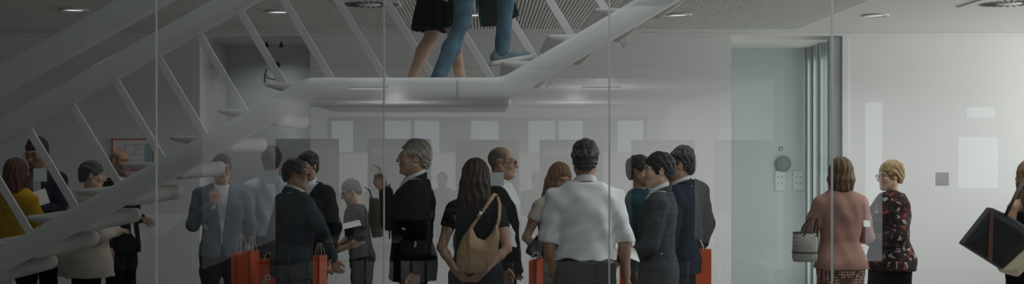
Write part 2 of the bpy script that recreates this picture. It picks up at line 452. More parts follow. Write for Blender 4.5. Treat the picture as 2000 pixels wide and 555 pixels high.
# glass door along the right side of the right niche
dr = empty('door_1', (xd - 0.05, 13.15, 0)); dr['kind'] = 'structure'
for px, w in ((1578, 0.035), (1590, 0.02), (1603, 0.045), (1622, 0.03)):
    yy = (xd - 0.05) * F / (px - VX)
    MB().box(-0.012, 0.012, yy - 13.15 - w, yy - 13.15 + w, 0, wz(95, YN) - 0.002).build('door_post', M['alu'], dr)
    MB().box(-0.016, -0.0125, yy - 13.15 + w, yy - 13.15 + w + 0.012, 0.001, wz(95, YN) - 0.003).build('gasket', M['rubber'], dr)
MB().box(-0.006, 0.006, -0.5, 0.6, 0.02, wz(97, YN)).build('door_glass', M['gdoor'], dr)
MB().box(-0.05, 0.045, -0.62, -0.56, 0, H - 0.04).build('door_frame', M['alu'], dr)

area('door_daylight', (xd - 0.012, 13.1, 1.4), (0, R(90), 0), 2.5, 1.1, 9, (0.95, 1, 0.99))
for px, lab in ((521, 'left of two tiny spotlights at the top of the left niche'), (549, 'right of two tiny spotlights at the top of the left niche')):
    p = Vector((wx(px, 13.4), 13.4, wz(88, YN))); q = empty('niche_spotlight', p); tag(q, lab, 'spotlight', 'tiny niche spotlights')
    MB().lathe([(0.010, 0), (0.010, -0.02), (0.02, -0.025), (0.02, -0.06), (0.008, -0.061)], 16).build('lamp_head', M['dark'], q, True)
    l = bpy.data.lights.new('niche_spot_beam', 'SPOT'); l.energy = 2.2; l.spot_size = R(150); l.spot_blend = 0.9; l.shadow_soft_size = 0.01
    lo = bpy.data.objects.new('niche_spot_beam', l); COL.objects.link(lo); lo.location = p + Vector((0, 0, -0.07))

# ------------------------------------------------------------------ glass partition in front of everything
GY = 6.0
seams = [-585, -140, 305, 750, 1190, 1625, 2065, 2505]
for i in range(len(seams) - 1):
    a, b = wx(seams[i], GY) + 0.005, wx(seams[i + 1], GY) - 0.005
    o = MB().box(a, b, GY - 0.005, GY + 0.005, 0.01, 3.3).build('window_%d' % (i + 2), M['glass']); struct(o)
for i, s in enumerate(seams[1:-1]):
    o = MB().box(wx(s, GY) - 0.0035, wx(s, GY) + 0.0035, GY - 0.007, GY + 0.007, 0.01, 3.3).build('trim_%d' % (i + 2), M['joint']); struct(o)
for px, py, c, lab in ((78, 342, 'sticker', 'pale square safety sticker on the glass in front of the red-haired woman'),
                       (529, 346, 'sticker', 'pale square safety sticker on the glass beside the grey-suited man with orange bag'),
                       (971, 350, 'sticker', 'pale square safety sticker on the glass over the bald man in glasses'),
                       (1840, 350, 'gsticker', 'dim grey square sticker on the glass in front of the bare white wall')):
    p = W3(px, py, GY - 0.006); s = 0.0325
    o = MB().box(p.x - s, p.x + s, GY - 0.0068, GY - 0.0055, p.z - s, p.z + s).build('glass_sticker', M[c])
    tag(o, lab, 'sticker', 'square stickers on the glass')

# ------------------------------------------------------------------ ceiling fittings
def ceil_pt(px, py):
    Y = F * (H - HC) / (VY - py)
    return Vector((wx(px, Y), Y, H))
dl = None
DL = ((145, 18, DLP[0], 'dim round downlight at the far left, above the yellow-topped woman'),
      (545, 22, DLP[1], 'round downlight in the slatted ceiling over the left niche'),
      (925, 28, DLP[2], 'round downlight in the slatted ceiling glimpsed beside the walkers\' dark portfolio'),
      (1325, 28, DLP[3], 'round downlight in the slatted ceiling right of the upper stair flight'),
      (1710, 29, DLP[4], 'round downlight in the smooth ceiling above the pink-jacketed woman'))
for px, py, pw, lab in DL:
    p = ceil_pt(px, py)
    if dl is None:
        dl = r_ = empty('ceiling_downlight', p)
        MB().lathe([(0.112, -0.001), (0.118, -0.012), (0.100, -0.016), (0.092, -0.004)], 32).build('trim_ring', M['white'], r_, True)
        MB().lathe([(0.091, -0.004), (0.05, -0.008), (0.01, -0.009)], 28).build('lens', M['lens'], r_, True)
    else:
        r_ = copy_tree(dl); r_.location = p
    tag(r_, lab, 'ceiling light', 'round downlights')
    l = bpy.data.lights.new('downlight_beam', 'AREA'); l.shape = 'DISK'; l.size = 0.16; l.energy = pw; l.spread = R(150)
    lo = bpy.data.objects.new('downlight_beam', l); COL.objects.link(lo); lo.location = p + Vector((0, 0, -0.03)); lo.parent = None
def diffuser(px, py, lab, plate):
    p = ceil_pt(px, py); r_ = empty('ceiling_air_diffuser', p)
    tag(r_, lab, 'air vent', 'swirl air diffusers')
    MB().box(-plate, plate, -plate, plate, -0.012, -0.001).build('plate', M['ceil'], r_, bevel=0.003)
    mb = MB()
    for k in range(26):
        a = 2 * math.pi * k / 26
        mx = Matrix.Rotation(a, 4, 'Z') @ Matrix.Translation((0.0, 0, 0)) @ Matrix.Rotation(R(16), 4, 'Z')
        mb.box(0.105, 0.235, -0.009, 0.009, -0.0145, -0.0125, mx)
    mb.build('swirl_slots', M['dark'], r_)
    MB().lathe([(0.095, -0.012), (0.09, -0.017), (0.02, -0.019)], 28).build('hub', M['white'], r_, True)
diffuser(722, 6, 'round swirl air diffuser with dark slots in the slatted ceiling', 0.25)
diffuser(1972, 4, 'swirl air diffuser on a square plate in the smooth ceiling at right', 0.31)

# ------------------------------------------------------------------ wall pieces
p = W3(259, 302, YW - 0.02); hw = 41 * YW / F; hh = 31 * YW / F
bd = empty('wall_notice_board', (p.x, YW, p.z)); tag(bd, 'red-framed white evacuation notice on the wall behind the bald bearded man', 'notice board')
MB().box(-hw, hw, -0.012, -0.001, -hh, hh).build('sheet', M['white'], bd)
t = 0.011
MB().box(-hw, hw, -0.022, -0.0125, hh - t, hh).box(-hw, hw, -0.022, -0.0125, -hh, -hh + t).box(-hw, -hw + t, -0.022, -0.0125, -hh + t, hh - t).box(hw - t, hw, -0.022, -0.0125, -hh + t, hh - t).build('frame', M['red'], bd)
M['yellow'] = mat('yellow_ink', (0.75, 0.5, 0.05), 0.6); M['greyink'] = mat('grey_ink', (0.30, 0.33, 0.36), 0.6); M['blueink'] = mat('blue_ink', (0.35, 0.55, 0.6), 0.6)
MB().prism([(-hw + 0.05, 0.03), (-hw + 0.10, 0.03), (-hw + 0.075, 0.075)], -0.0145, -0.0122).build('warning_triangle', M['yellow'], bd)
mb = MB().box(-0.08, 0.1, -0.0135, -0.0122, 0.095, 0.1).box(-0.08, 0.1, -0.0135, -0.0122, 0.0, 0.005).box(-0.08, -0.075, -0.0135, -0.0122, 0.005, 0.095).box(0.02, 0.025, -0.0135, -0.0122, 0.005, 0.07)
for i in range(4): mb.box(0.045 + 0.018 * (i % 2), 0.053 + 0.018 * (i % 2), -0.0135, -0.0122, 0.04 + 0.02 * (i // 2), 0.052 + 0.02 * (i // 2))
mb.build('floor_plan', M['greyink'], bd)
MB().box(0.12, 0.19, -0.0135, -0.0122, -0.09, 0.11).box(-0.16, 0.09, -0.0135, -0.0122, -0.12, -0.07).build('text_panel', M['blueink'], bd)
p = W3(541, 127, YN)
hk = empty('wall_cable_outlet', (p.x, YN, p.z)); tag(hk, 'small black wall outlet with a looping cable high in the left niche', 'cable outlet')
MB().lathe([(0.035, 0), (0.035, 0.02), (0.012, 0.035), (0.010, 0.06)], 16).build('outlet_cap', M['dark'], hk, True).rotation_euler = (R(90), 0, 0)
pts = [(0, -0.04, -0.02), (0.012, -0.045, -0.09), (0.012, -0.045, -0.14), (-0.03, -0.05, -0.17), (-0.09, -0.05, -0.15), (-0.125, -0.05, -0.10), (-0.11, -0.045, -0.05), (-0.13, -0.045, -0.12), (-0.13, -0.04, -0.2)]
MB().tube(pts, 0.007, 8).build('cable', M['dark'], hk, True)
p = W3(1525, 291, YN)
sg = empty('wall_sign', (p.x, YN, p.z)); tag(sg, 'tiny square pictogram sign on the right niche wall', 'sign')
MB().box(-0.032, 0.032, -0.006, -0.001, -0.032, 0.032).build('plate', M['white'], sg)
MB().box(-0.022, 0.022, -0.0085, -0.0065, 0.016, 0.024).box(-0.022, -0.014, -0.0085, -0.0065, -0.02, 0.014).box(0.014, 0.02, -0.0085, -0.0065, -0.02, 0.01).box(-0.01, 0.012, -0.0085, -0.0065, -0.024, -0.017).build('pictogram', M['dark'], sg)
for px, lab in ((1523, 'left of two white switch panels on the right niche wall'), (1558, 'right of two white switch panels on the right niche wall')):
    p = W3(px, 353, YN); q = empty('wall_switch_panel', (p.x, YN, p.z)); tag(q, lab, 'switch panel', 'white panels in the right niche')
    MB().box(-0.055, 0.055, -0.02, -0.001, -0.11, 0.11).build('panel_box', M['white'], q, bevel=0.004)
    for dx in (-0.022, 0.022):
        for dz in (0.04, -0.03):
            MB().box(dx - 0.007, dx + 0.007, -0.023, -0.0205, dz - 0.007, dz + 0.007).build('socket', M['greyink'], q)
p = W3(1528, 320, YN)
o = MB().lathe([(0.085, 0), (0.09, 0.03), (0.06, 0.06)], 24).build('round_wall_dome', M['greyink'], None, True); o.location = (p.x, YN - 0.001, p.z); o.rotation_euler = (R(90), 0, 0)
tag(o, 'round grey wall dome under the tiny sign in the right niche', 'wall fixture')

# ------------------------------------------------------------------ staircase crossing the hall
SN, SF = 8.05, 9.46
st = empty('staircase', (0, 0, 0), 'white steel staircase with thick tubular rails and a mid landing', 'staircase')
L0, L1, LZ = -1.16, 0.114, 2.12
mL, mR = 0.556, 0.585
def beam(name, y0, y1, zl, th, x0, x1, tl=None):
    """sloping - level - sloping beam whose top edge at the landing is zl"""
    tl = tl or th
    top = [(x0, zl + mL * (x0 - L0)), (L0, zl), (L1, zl), (x1, zl + mR * (x1 - L1))]
    k = 0.5 * (mL) * 0.03
    bot = [(x1, zl + mR * (x1 - L1) - th), (L1 + 0.05, zl - tl), (L0 + 0.04, zl - tl), (x0, zl + mL * (x0 - L0) - th)]
    return MB().prism(top + bot, y0, y1).build(name, M['steel'], st, True, bevel=0.055, seg=5)
beam('stringer', SN - 0.08, SN + 0.08, LZ, 0.18, -4.95, 3.35, 0.15)
hz = 1.62 + 2.15 + 0.55 * L0 + 0.185
beam('handrail', SN - 0.08, SN + 0.08, hz, 0.19, -5.1, 3.3)
beam('handrail', SF - 0.1, SF + 0.06, hz, 0.19, -5.1, 3.3)
MB().box(L0, L1 + 0.06, SN + 0.081, SF, 1.94, 2.03).build('landing', M['step'], st, False, bevel=0.02)
for x0, zt in ((-5.05, hz + mL * (-5.05 - L0) - 0.15), (3.22, hz + mR * (3.22 - L1) - 0.15)):
    MB().box(x0 - 0.05, x0 + 0.05, SN - 0.05, SN + 0.05, 0 if x0 < 0 else 3.7, zt).build('end_post', M['steel'], st, bevel=0.01)
def step_mesh(run=0.275, drop=0.058, fat=0.062):
    """flat tread on top, thin at the nosing, a fat round roll below its back edge"""
    s = Solid(0.012)
    N = np.array((0.0, -0.012)); P = np.array((run, -drop)); e = P - N; L = e @ e
    def fn(x, y, z):
        t = np.clip(((x - N[0]) * e[0] + (z - N[1]) * e[1]) / L, 0, 1)
        r = 0.018 + (fat - 0.018) * t
        dy = np.maximum(0.16 - y, y - 1.335)
        d = np.sqrt((x - N[0] - e[0] * t) ** 2 + (z - N[1] - e[1] * t) ** 2 + np.maximum(dy, 0) ** 2) - r
        return np.maximum(d, z)
    s.func(fn, (-0.03, 0.04, -0.15), (run + 0.085, 1.42, 0.0), k=0.001)
    return s.mesh('step')
sm = step_mesh(); sm.materials.append(M['step']); sl_ = step_mesh(0.37, 0.052, 0.062); sl_.materials.append(M['step'])
for k in range(0, 11):
    o = bpy.data.objects.new('step', sl_); COL.objects.link(o); o.parent = st; o.location = (L0 - 0.29 - 0.32 * k, SN, 2.098 - 0.178 * k)
for k in range(1, 10):
    o = bpy.data.objects.new('step', sm); COL.objects.link(o); o.parent = st; o.location = (0.13 + 0.306 * (k - 1), SN, 2.065 + 0.176 * k)
def bar(px, py, long_):
    """inclined flat bar through a photo point on the far side of the stair"""
    p = W3(px, py, SF); d = Vector((0.6, 0, -1)).normalized()
    z0 = hz - 0.1 if p.x > L0 else hz - 0.1 + mL * (p.x - L0)
    z0 = max(z0, p.z - 0.02)
    a = p + d * ((z0 - p.z) / d.z)
    b = a + d * long_
    s_ = Vector((0, 1, 0)); w = s_.cross(d).normalized()
    mx = Matrix(((w.x, s_.x, d.x), (w.y, s_.y, d.y), (w.z, s_.z, d.z))).to_4x4()
    mx.translation = (a + b) / 2
    MB().box(-0.03, 0.03, -0.012, 0.012, -(b - a).length / 2, (b - a).length / 2, mx).build('baluster', M['steel'], st, bevel=0.004)
for px, py in ((-115, 348), (-33, 302), (50, 243), (135, 197), (222, 152), (305, 107), (385, 62), (465, 16)): bar(px, py, 0.95)
for px in (590, 695, 790, 902, 1011): bar(px, 60, 1.25)
for px in (1109, 1206): bar(px, 60, 0.9)

# ------------------------------------------------------------------ the gallery on the near side of the glass, which the glass mirrors
G0, G1 = -5.2, -16.0
struct(MB().box(-3.95, 4.05, G1, G0, 2.68, 2.8).build('ceiling_gallery', M['wall']))
struct(MB().box(-4.1, -3.95, G1, G0, 0, 2.8).build('wall_gallery_left', M['wall']))
struct(MB().box(4.05, 4.2, G1, G0, 0, 2.8).build('wall_gallery_right', M['wall']))
struct(MB().box(-4.1, 4.2, G1 - 0.2, G1, 0, 2.8).build('wall_gallery_end', M['wall']))
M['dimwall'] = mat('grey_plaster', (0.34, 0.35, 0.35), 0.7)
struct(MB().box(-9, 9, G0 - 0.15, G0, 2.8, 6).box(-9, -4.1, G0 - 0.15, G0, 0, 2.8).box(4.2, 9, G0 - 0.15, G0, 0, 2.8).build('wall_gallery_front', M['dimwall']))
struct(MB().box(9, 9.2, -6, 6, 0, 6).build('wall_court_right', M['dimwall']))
M['frame'] = mat('blue_grey_window_frame', (0.30, 0.33, 0.36), 0.5)
M['pane'] = emitmat('daylit_pane', (0.86, 0.93, 1.0), PANE)
M['glowpanel'] = emitmat('dim_glow_panel', (0.9, 0.95, 1.0), 0.55)
def vx_(px): return (px - VX) * 28 / F
def vz_(py): return HC + (VY - py) * 28 / F
wn = 0
for a, b, panes in ((640, 700, ((648, 690),)), (745, 868, ((752, 802), (810, 858))), (905, 980, ((920, 974),)), (1022, 1146, ((1032, 1084), (1091, 1138))), (1196, 1264, ((1206, 1256),))):
    wn += 1
    fr = empty('window_%d' % (20 + wn), (0, 0, 0)); fr['kind'] = 'structure'
    MB().box(vx_(a), vx_(b), G1 + 0.001, G1 + 0.03, vz_(298), vz_(229)).build('window_frame', M['frame'], fr)
    for c, d in panes: MB().box(vx_(c), vx_(d), G1 + 0.0305, G1 + 0.035, vz_(297), vz_(236)).build('pane', M['pane'], fr)
struct(MB().box(vx_(640), vx_(1264), G1 + 0.0, G1 + 0.022, vz_(298), vz_(229)).build('trim_20', M['frame']))
# door, window strip and whiteboard in the court wall, glow added to all three
for i, (a, b, y0, y1) in enumerate(((1690, 1722, 200, 510), (1888, 1942, 210, 230), (1872, 1948, 268, 368))):
    s_ = 17.2 / F
    struct(MB().box((a - VX) * s_, (b - VX) * s_, G0 + 0.001, G0 + 0.02, HC + (VY - y1) * s_, HC + (VY - y0) * s_).build('window_%d' % (30 + i), M['glowpanel']))
# two flat ceiling lamps
cl = None
for X in (-1.83, 1.85):
    if cl is None:
        cl = q = empty('gallery_ceiling_lamp', (X, -7.4, 2.68))
        MB().box(-0.3, 0.3, -0.16, 0.16, -0.03, -0.001).build('lamp_frame', M['alu'], q)
        MB().box(-0.28, 0.28, -0.14, 0.14, -0.034, -0.0305).build('lamp_panel', M['lens'], q)
    else: q = copy_tree(cl); q.location = (X, -7.4, 2.68)
    tag(q, ('left' if X < 0 else 'right') + ' flat white ceiling lamp mirrored in the glass', 'ceiling light', 'flat gallery ceiling lamps')
# poster panels
M['poster'] = mat('grey_poster', (0.045, 0.048, 0.046), 0.6)
M['posterink'] = mat('pale_poster_ink', (0.75, 0.75, 0.74), 0.6)
POST = ((600, 271, 'CITOMETRÍA', 'left end of the row, behind the suited men'), (780, 271, 'BIOINFORMÁTICA', 'over the man holding up his glasses'),
        (952, 273, None, 'over the woman with tan bag'), (1116, 273, 'MICROGENÓMICA', 'over the man in the white shirt'),
        (1295, 273, 'HUMAN', 'over the man in the charcoal suit'), (1456, 273, None, 'right end of the row, on the bare niche'))
SP = 15.5 / F
for px, top, txt, lab in POST:
    X = (px - VX) * SP; z1 = HC + (VY - top) * SP; z0 = HC + (VY - 511) * SP; w = 62 * SP
    q = empty('poster_panel', (X, -3.5, 0)); tag(q, 'tall grey poster mirrored in the glass, ' + lab, 'poster', 'row of grey poster panels')
    MB().box(-w, w, -0.015, 0.0, z0, z1).build('board', M['poster'], q)
    for s_ in (-1, 1):
        MB().box(s_ * (w - 0.08) - 0.015, s_ * (w - 0.08) + 0.015, -0.05, -0.016, 0, z1 - 0.2).box(s_ * (w - 0.08) - 0.015, s_ * (w - 0.08) + 0.015, -0.22, 0.12, 0.0, 0.02).build('stand_leg', M['alu'], q)
    if txt:
        me = text_mesh(txt, 0.105); me.materials.append(M['posterink'])
        o = bpy.data.objects.new('heading', me); COL.objects.link(o); o.parent = q
        o.location = (w - 0.06, 0.0015, z1 - 0.20); o.rotation_euler = (R(90), 0, R(180)); o.scale = (0.78, 1, 1)
    mb = MB()
    for j, ln in enumerate((0.30, 0.22)):
        e_ = w - 0.06
        for q_ in (0.3, 0.18, 0.34, 0.12):
            mb.box(e_ - ln * q_, e_, 0.0005, 0.002, z1 - 0.285 - 0.05 * j, z1 - 0.27 - 0.05 * j); e_ -= ln * q_ + 0.012
    mb.build('text_lines', M['faintink'], q)
# low cupboards along the gallery end and a few tables and chairs
M['cup'] = mat('beige_laminate', (0.42, 0.41, 0.38), 0.5)
for i in range(7):
    X = -3.75 + i * 1.09
    q = empty('low_cupboard', (X, G1 + 0.25, 0)); tag(q, 'low beige cupboard under the gallery windows, %s along the row' % ['first', 'second', 'third', 'fourth', 'fifth', 'sixth', 'seventh'][i], 'cupboard', 'low cupboards under the gallery windows')
    MB().box(0.01, 1.07, -0.2, 0.2, 0, 0.78).build('carcass', M['cup'], q)
    for s_ in (0, 1): 
        d_ = MB().box(0.03 + 0.52 * s_, 0.52 + 0.52 * s_, 0.201, 0.215, 0.06, 0.75).build('door', M['cup'], q)
        MB().box(0.48 + 0.10 * s_, 0.5 + 0.10 * s_, 0.216, 0.23, 0.35, 0.5).build('handle', M['alu'], d_)
def table(X, Y, w, d, h, lab):
    q = empty('gallery_table', (X, Y, 0)); tag(q, lab, 'table', 'gallery tables')
    MB().box(-w / 2, w / 2, -d / 2, d / 2, h - 0.03, h).build('table_top', M['white'], q)
    for a in (-1, 1):
        for b in (-1, 1):
            MB().box(a * (w / 2 - 0.04) - 0.02, a * (w / 2 - 0.04) + 0.02, b * (d / 2 - 0.04) - 0.02, b * (d / 2 - 0.04) + 0.02, 0, h - 0.03).build('leg', M['dark'], q)
table(-1.25, -0.9, 0.75, 0.6, 0.74, 'white gallery table left of the camera')
table(1.05, -0.7, 0.8, 0.6, 0.71, 'white gallery table right of the camera')
def chair(X, Y, rz, lab):
    q = empty('gallery_chair', (X, Y, 0), lab, 'chair', 'black gallery chairs', rz)
    MB().box(-0.22, 0.22, -0.22, 0.22, 0.43, 0.46).build('seat', M['dark'], q, bevel=0.01)
    MB().box(-0.22, 0.22, 0.19, 0.21, 0.62, 0.86).build('backrest', M['dark'], q, bevel=0.008)
    for a in (-0.2, 0.2):
        MB().tube([(a, 0.2, 0), (a, 0.2, 0.88)], 0.012).build('leg', M['alu'], q, True)
        MB().tube([(a, -0.2, 0), (a, -0.2, 0.43)], 0.012).build('leg', M['alu'], q, True)
chair(-1.6, -1.8, 0.3, 'black chair behind the left gallery table'); chair(-0.75, -2.0, 2.6, 'black chair nearest the middle of the gallery'); chair(-2.2, -1.4, -1.2, 'black chair at the left of the gallery')

# ------------------------------------------------------------------ people
def rotm(yaw=0, pitch=0, roll=0):
    """head turn: yaw to the person's left, pitch down, roll to the side (degrees)"""
    return np.array((Matrix.Rotation(R(yaw), 3, 'Z') @ Matrix.Rotation(R(pitch), 3, 'X') @ Matrix.Rotation(R(roll), 3, 'Y')))
SK = {'fair': (0.62, 0.40, 0.29), 'tan': (0.50, 0.29, 0.19), 'olive': (0.42, 0.24, 0.155), 'dark': (0.30, 0.165, 0.105)}
MALE = [(0.76, .165, .115, 0, .0), (0.92, .172, .122, 0, .012), (1.06, .152, .108, 0, .0), (1.20, .166, .116, 0, -.004), (1.32, .178, .122, 0, .004), (1.39, .160, .104, 0, .014), (1.46, .095, .075, 0, .02), (1.50, .07, .06, 0, .02)]
FEMALE = [(0.76, .172, .122, 0, .0), (0.90, .178, .128, 0, .016), (1.06, .135, .098, 0, .0), (1.18, .142, .104, 0, -.008), (1.29, .152, .122, 0, -.010), (1.40, .145, .096, 0, .012), (1.46, .095, .07, 0, .02), (1.50, .06, .055, 0, .02)]
class Pose:
    def __init__(p, sex='m', lean=(0, 0), head=(0, 0, 0), arms=None, legs=None, girth=1.0, hoff=(0, 0, 0)):
        p.sex = sex; p.lean = lean; p.g = girth
        p.tab = MALE if sex == 'm' else FEMALE
        p.sw = 0.182 if sex == 'm' else 0.158
        o = p.off(1.42)
        p.sh = [np.array((s * p.sw * (0.5 + 0.5 * girth) + o[0], .018 + o[1], 1.385 - (0.0 if sex == 'm' else .012))) for s in (-1, 1)]
        arms = arms or {}
        p.el = []; p.wr = []; p.hd = []
        for i, s in enumerate((-1, 1)):
            a = arms.get('rl'[i], {})
            if isinstance(a, dict):
                o2 = p.off(1.1)
                e = a.get('e', (s * (p.sw + .055) + o2[0], .045 + o2[1], 1.13)); w = a.get('w', (s * (p.sw + .07) + o2[0], -.03 + o2[1], .885))
            e = np.array(e, float); w = np.array(w, float)
            # keep bone lengths human
            d = e - p.sh[i]; e = p.sh[i] + d / np.linalg.norm(d) * .288
            d = w - e; w = e + d / np.linalg.norm(d) * .255
            p.el.append(e); p.wr.append(w)
            f = np.array(a.get('f', (w - e)), float); f /= np.linalg.norm(f)
            u = np.array(a.get('u', (0, -1, 0.1)), float); u = u - f * (u @ f); u /= np.linalg.norm(u)
            p.hd.append((f, u, a.get('curl', 22)))
        ho = p.off(1.52)
        p.nk0 = np.array((ho[0] * .96, .022 + ho[1] * .96, 1.41)); p.HR = rotm(*head)
        piv = np.array((ho[0] + hoff[0], .018 + ho[1] + hoff[1], 1.535 + hoff[2]))
        p.hc = piv + p.HR @ np.array((0, -.010, .092))
        p.legs = legs
    def off(p, z):
        t = np.clip((z - .95) / .5, 0, 1.3); return np.array((p.lean[0] * t, p.lean[1] * t))
    def table(p, inf, mod=None, sx=1.0):
        out = []
        for (z, a, b, cx, cy) in p.tab:
            o = p.off(z); m = mod(z) if mod else 0
            out.append((z, a * (1 + (p.g - 1) * (1 if z < 1.36 else .5)) * sx + inf + m, b * (1 + (p.g - 1) * 1.2 * (1 if z < 1.36 else .4)) + inf + m, cx + o[0], cy + o[1]))
        return out
    def H(p, v): return p.hc + p.HR @ np.array(v, float)
    def legpts(p, i):
        s = (-1, 1)[i]
        if p.legs: return [np.array(q, float) for q in p.legs['rl'[i]]]
        return [np.array((s * .09, .01, .90)), np.array((s * .105, -.005, .49)), np.array((s * .11, .03, .085))]

def build_body(p, skin, scale, age=0.3, beard=None, brow=(0.05, 0.03, 0.02), lips=None, bare_legs=False, scalp=None):
    s = Solid(0.0046)
    m = p.sex == 'm'
    # head
    s.ell(p.H((0, .018, .032)), (.074, .095, .086), p.HR, k=.02)
    s.ell(p.H((0, -.022, -.03)), (.062 if m else .058, .070, .082), p.HR, k=.03)
    s.ell(p.H((0, -.040, -.074)), (.046 if m else .040, .044, .038), p.HR, k=.03)
    s.cone(p.H((-.012, -.078, -.098)), p.H((.012, -.078, -.098)), .015, .015, k=.02)
    for q in (-1, 1):
        s.cone(p.H((q * .052, .0, -.055)), p.H((q * .022, -.068, -.098)), .020, .016, k=.03)
        s.ell(p.H((q * .040, -.062, -.022)), (.024, .024, .024), k=.025)
        s.cone(p.H((q * .010, -.083, .030)), p.H((q * .046, -.070, .032)), .012, .010, k=.016)
        s.cone(p.H((q * .011, -.100, -.028)), p.H((q * .008, -.106, -.028)), .0075, .007, k=.008)
    s.cone(p.H((0, -.086, .020)), p.H((0, -.113, -.024)), .0085, .0115, k=.012)
    for q in (-1, 1):
        s.ell(p.H((q * .032, -.094, .010)), (.018, .012, .011), p.HR, k=.012, op='-')
        s.ell(p.H((q * .032, -.074, .010)), (.0125, .0125, .0115), k=.004)
        s.cone(p.H((q * .022, -.0845, .0165)), p.H((q * .043, -.079, .0155)), .0042, .004, k=.006)
        Re = p.HR @ rotm(q * 18, 0, 0)
        s.ell(p.H((q * .076, .014, -.004)), (.009, .019, .031), Re, k=.006)
        s.ell(p.H((q * .083, .010, .0)), (.006, .010, .016), Re, k=.005, op='-')
    s.cone(p.H((-.019, -.088, -.054)), p.H((0, -.096, -.052)), .0062, .0075, k=.008); s.cone(p.H((.019, -.088, -.054)), p.H((0, -.096, -.052)), .0062, .0075, k=.008)
    s.cone(p.H((-.015, -.088, -.063)), p.H((.015, -.088, -.063)), .008, .008, k=.008)
    s.cone(p.H((-.017, -.099, -.0575)), p.H((.017, -.099, -.0575)), .0028, .0028, k=.004, op='-')
    # neck, trunk core
    s.cone(p.nk0, p.H((0, .022, -.06)), .060 if m else .050, .054 if m else .045, k=.03)
    if m: s.cone(p.H((0, -.020, -.115)), p.nk0 + np.array((0, -.035, .03)), .02, .03, k=.03)
    s.loft(p.table(-.022), .84, 1.47, k=.03)
    for i, q in enumerate((-1, 1)):
        s.cone(p.nk0 + np.array((q * .03, .0, .02)), p.sh[i], .045, .048 if m else .040, k=.03)
        ra = (.050, .042, .040, .027) if m else (.044, .037, .034, .023)
        s.chain([p.sh[i], (p.sh[i] + p.el[i]) / 2, p.el[i]], [ra[0], ra[0] * .96, ra[1] * .92], k=.02)
        mid = p.el[i] + (p.wr[i] - p.el[i]) * .3
        s.chain([p.el[i], mid, p.wr[i]], [ra[1] * .92, ra[2], ra[3]], k=.02)
        # hand: palm, four fingers of different lengths, thumb from the side of the palm
        f, u, curl = p.hd[i]; w = p.wr[i]; n = np.cross(f, u) * (1 if q < 0 else -1)      # n points out of the palm
        hs = 1.0 if m else .9
        kn = []
        for j in range(4):
            a = (1.5 - j) * .0195 * hs
            k0 = w + f * (.088 - .004 * abs(j - 1)) * hs + u * a
            s.cone(w + f * .012 + u * a * .55, k0, .0145 * hs, .0115 * hs, k=.012); kn.append(k0)
        s.cone(w - f * .02, w + f * .025, ra[3] * .98, .021 * hs, k=.02)
        for j in range(4):
            L = (.040, .045, .042, .033)[j] * hs; c = R(curl * (1 + .1 * j)); ang = c * .6; q0 = kn[j]
            for b, (ll, r0, r1) in enumerate(((1, .0092, .0085), (.72, .0085, .0077), (.55, .0077, .0066))):
                d = f * math.cos(ang) + n * math.sin(ang); q1 = q0 + d * L * ll
                s.cone(q0, q1, r0 * hs, r1 * hs, k=.004); q0 = q1; ang += c
        t0 = w + f * .022 * hs + u * .022 * hs; t1 = w + f * .058 * hs + u * .044 * hs + n * .014; t2 = t1 + (f * .8 + u * .25 + n * .35) * .030 * hs; t3 = t2 + (f * .9 + n * .45) * .024 * hs
        s.chain([t0, t1, t2, t3], [.0165 * hs, .0125 * hs, .0105 * hs, .0085 * hs], k=.008)
        if bare_legs:
            h0, k0, a0 = p.legpts(i)
            s.cone(h0, k0, .082, .052, k=.03)
            cf = k0 + (a0 - k0) * .32 + np.array((0, .014, 0))
            s.chain([k0, cf, a0], [.050, .052, .033], k=.02)
            s.cone(a0 + np.array((0, .01, -.03)), a0 + np.array((0, -.13, -.06)), .032, .022, k=.02)
    base = np.array(SK[skin]); lip = np.array(lips) if lips else base * np.array((.80, .58, .55))
    HRt = p.HR.T
    def col(P):
        q = (P - p.hc) @ HRt.T
        x, y, z = q[:, 0], q[:, 1], q[:, 2]; ax = np.abs(x)
        c = np.repeat(base[None], len(P), 0).copy()
        r = np.random.RandomState(3); c *= (1 + .05 * np.sin(P[:, 0:1] * 60) * np.sin(P[:, 2:3] * 55))
        face = (np.linalg.norm(q, axis=1) < .17) & (y < -.02)
        cheek = np.exp(-(((ax - .042) / .02) ** 2 + ((z + .022) / .02) ** 2))[:, None] * face[:, None]
        c = c * (1 + cheek * (np.array((1.06, .86, .84)) - 1))
        def put(mask, colr, amt=1.0):
            mm = (mask * amt)[:, None] if mask.dtype != bool else (mask.astype(float) * amt)[:, None]
            c[:] = c * (1 - mm) + np.array(colr) * mm
        if beard is not None:
            bz = face & (z < -.030 - .25 * np.maximum(0, .0)) & ~((ax < .022) & (z > -.046)) & (z < -.02 - (ax < .03) * .012)
            bz = bz | (face & (ax > .050) & (z < .0) & (y < .02)); put(bz, beard[0], beard[1])
        put(face & (ax < .021) & (z < -.0485) & (z > -.0705) & (y < -.083), lip)
        put(face & (np.abs(z - .0335 - .10 * (.03 - np.abs(ax - .03)) + .003) < .0048) & (ax > .012) & (ax < .052) & (y < -.055), brow, .85)
        put(face & (((ax - .032) / .0115) ** 2 + ((z - .0095) / .0058) ** 2 < 1) & (y < -.07), (.55, .52, .50))
        put(face & (((ax - .032) / .0052) ** 2 + ((z - .0095) / .0056) ** 2 < 1) & (y < -.07), (.03, .02, .015))
        put(face & (np.abs(z - .0165) < .0022) & (ax > .02) & (ax < .045) & (y < -.07), (.04, .03, .03), .8)
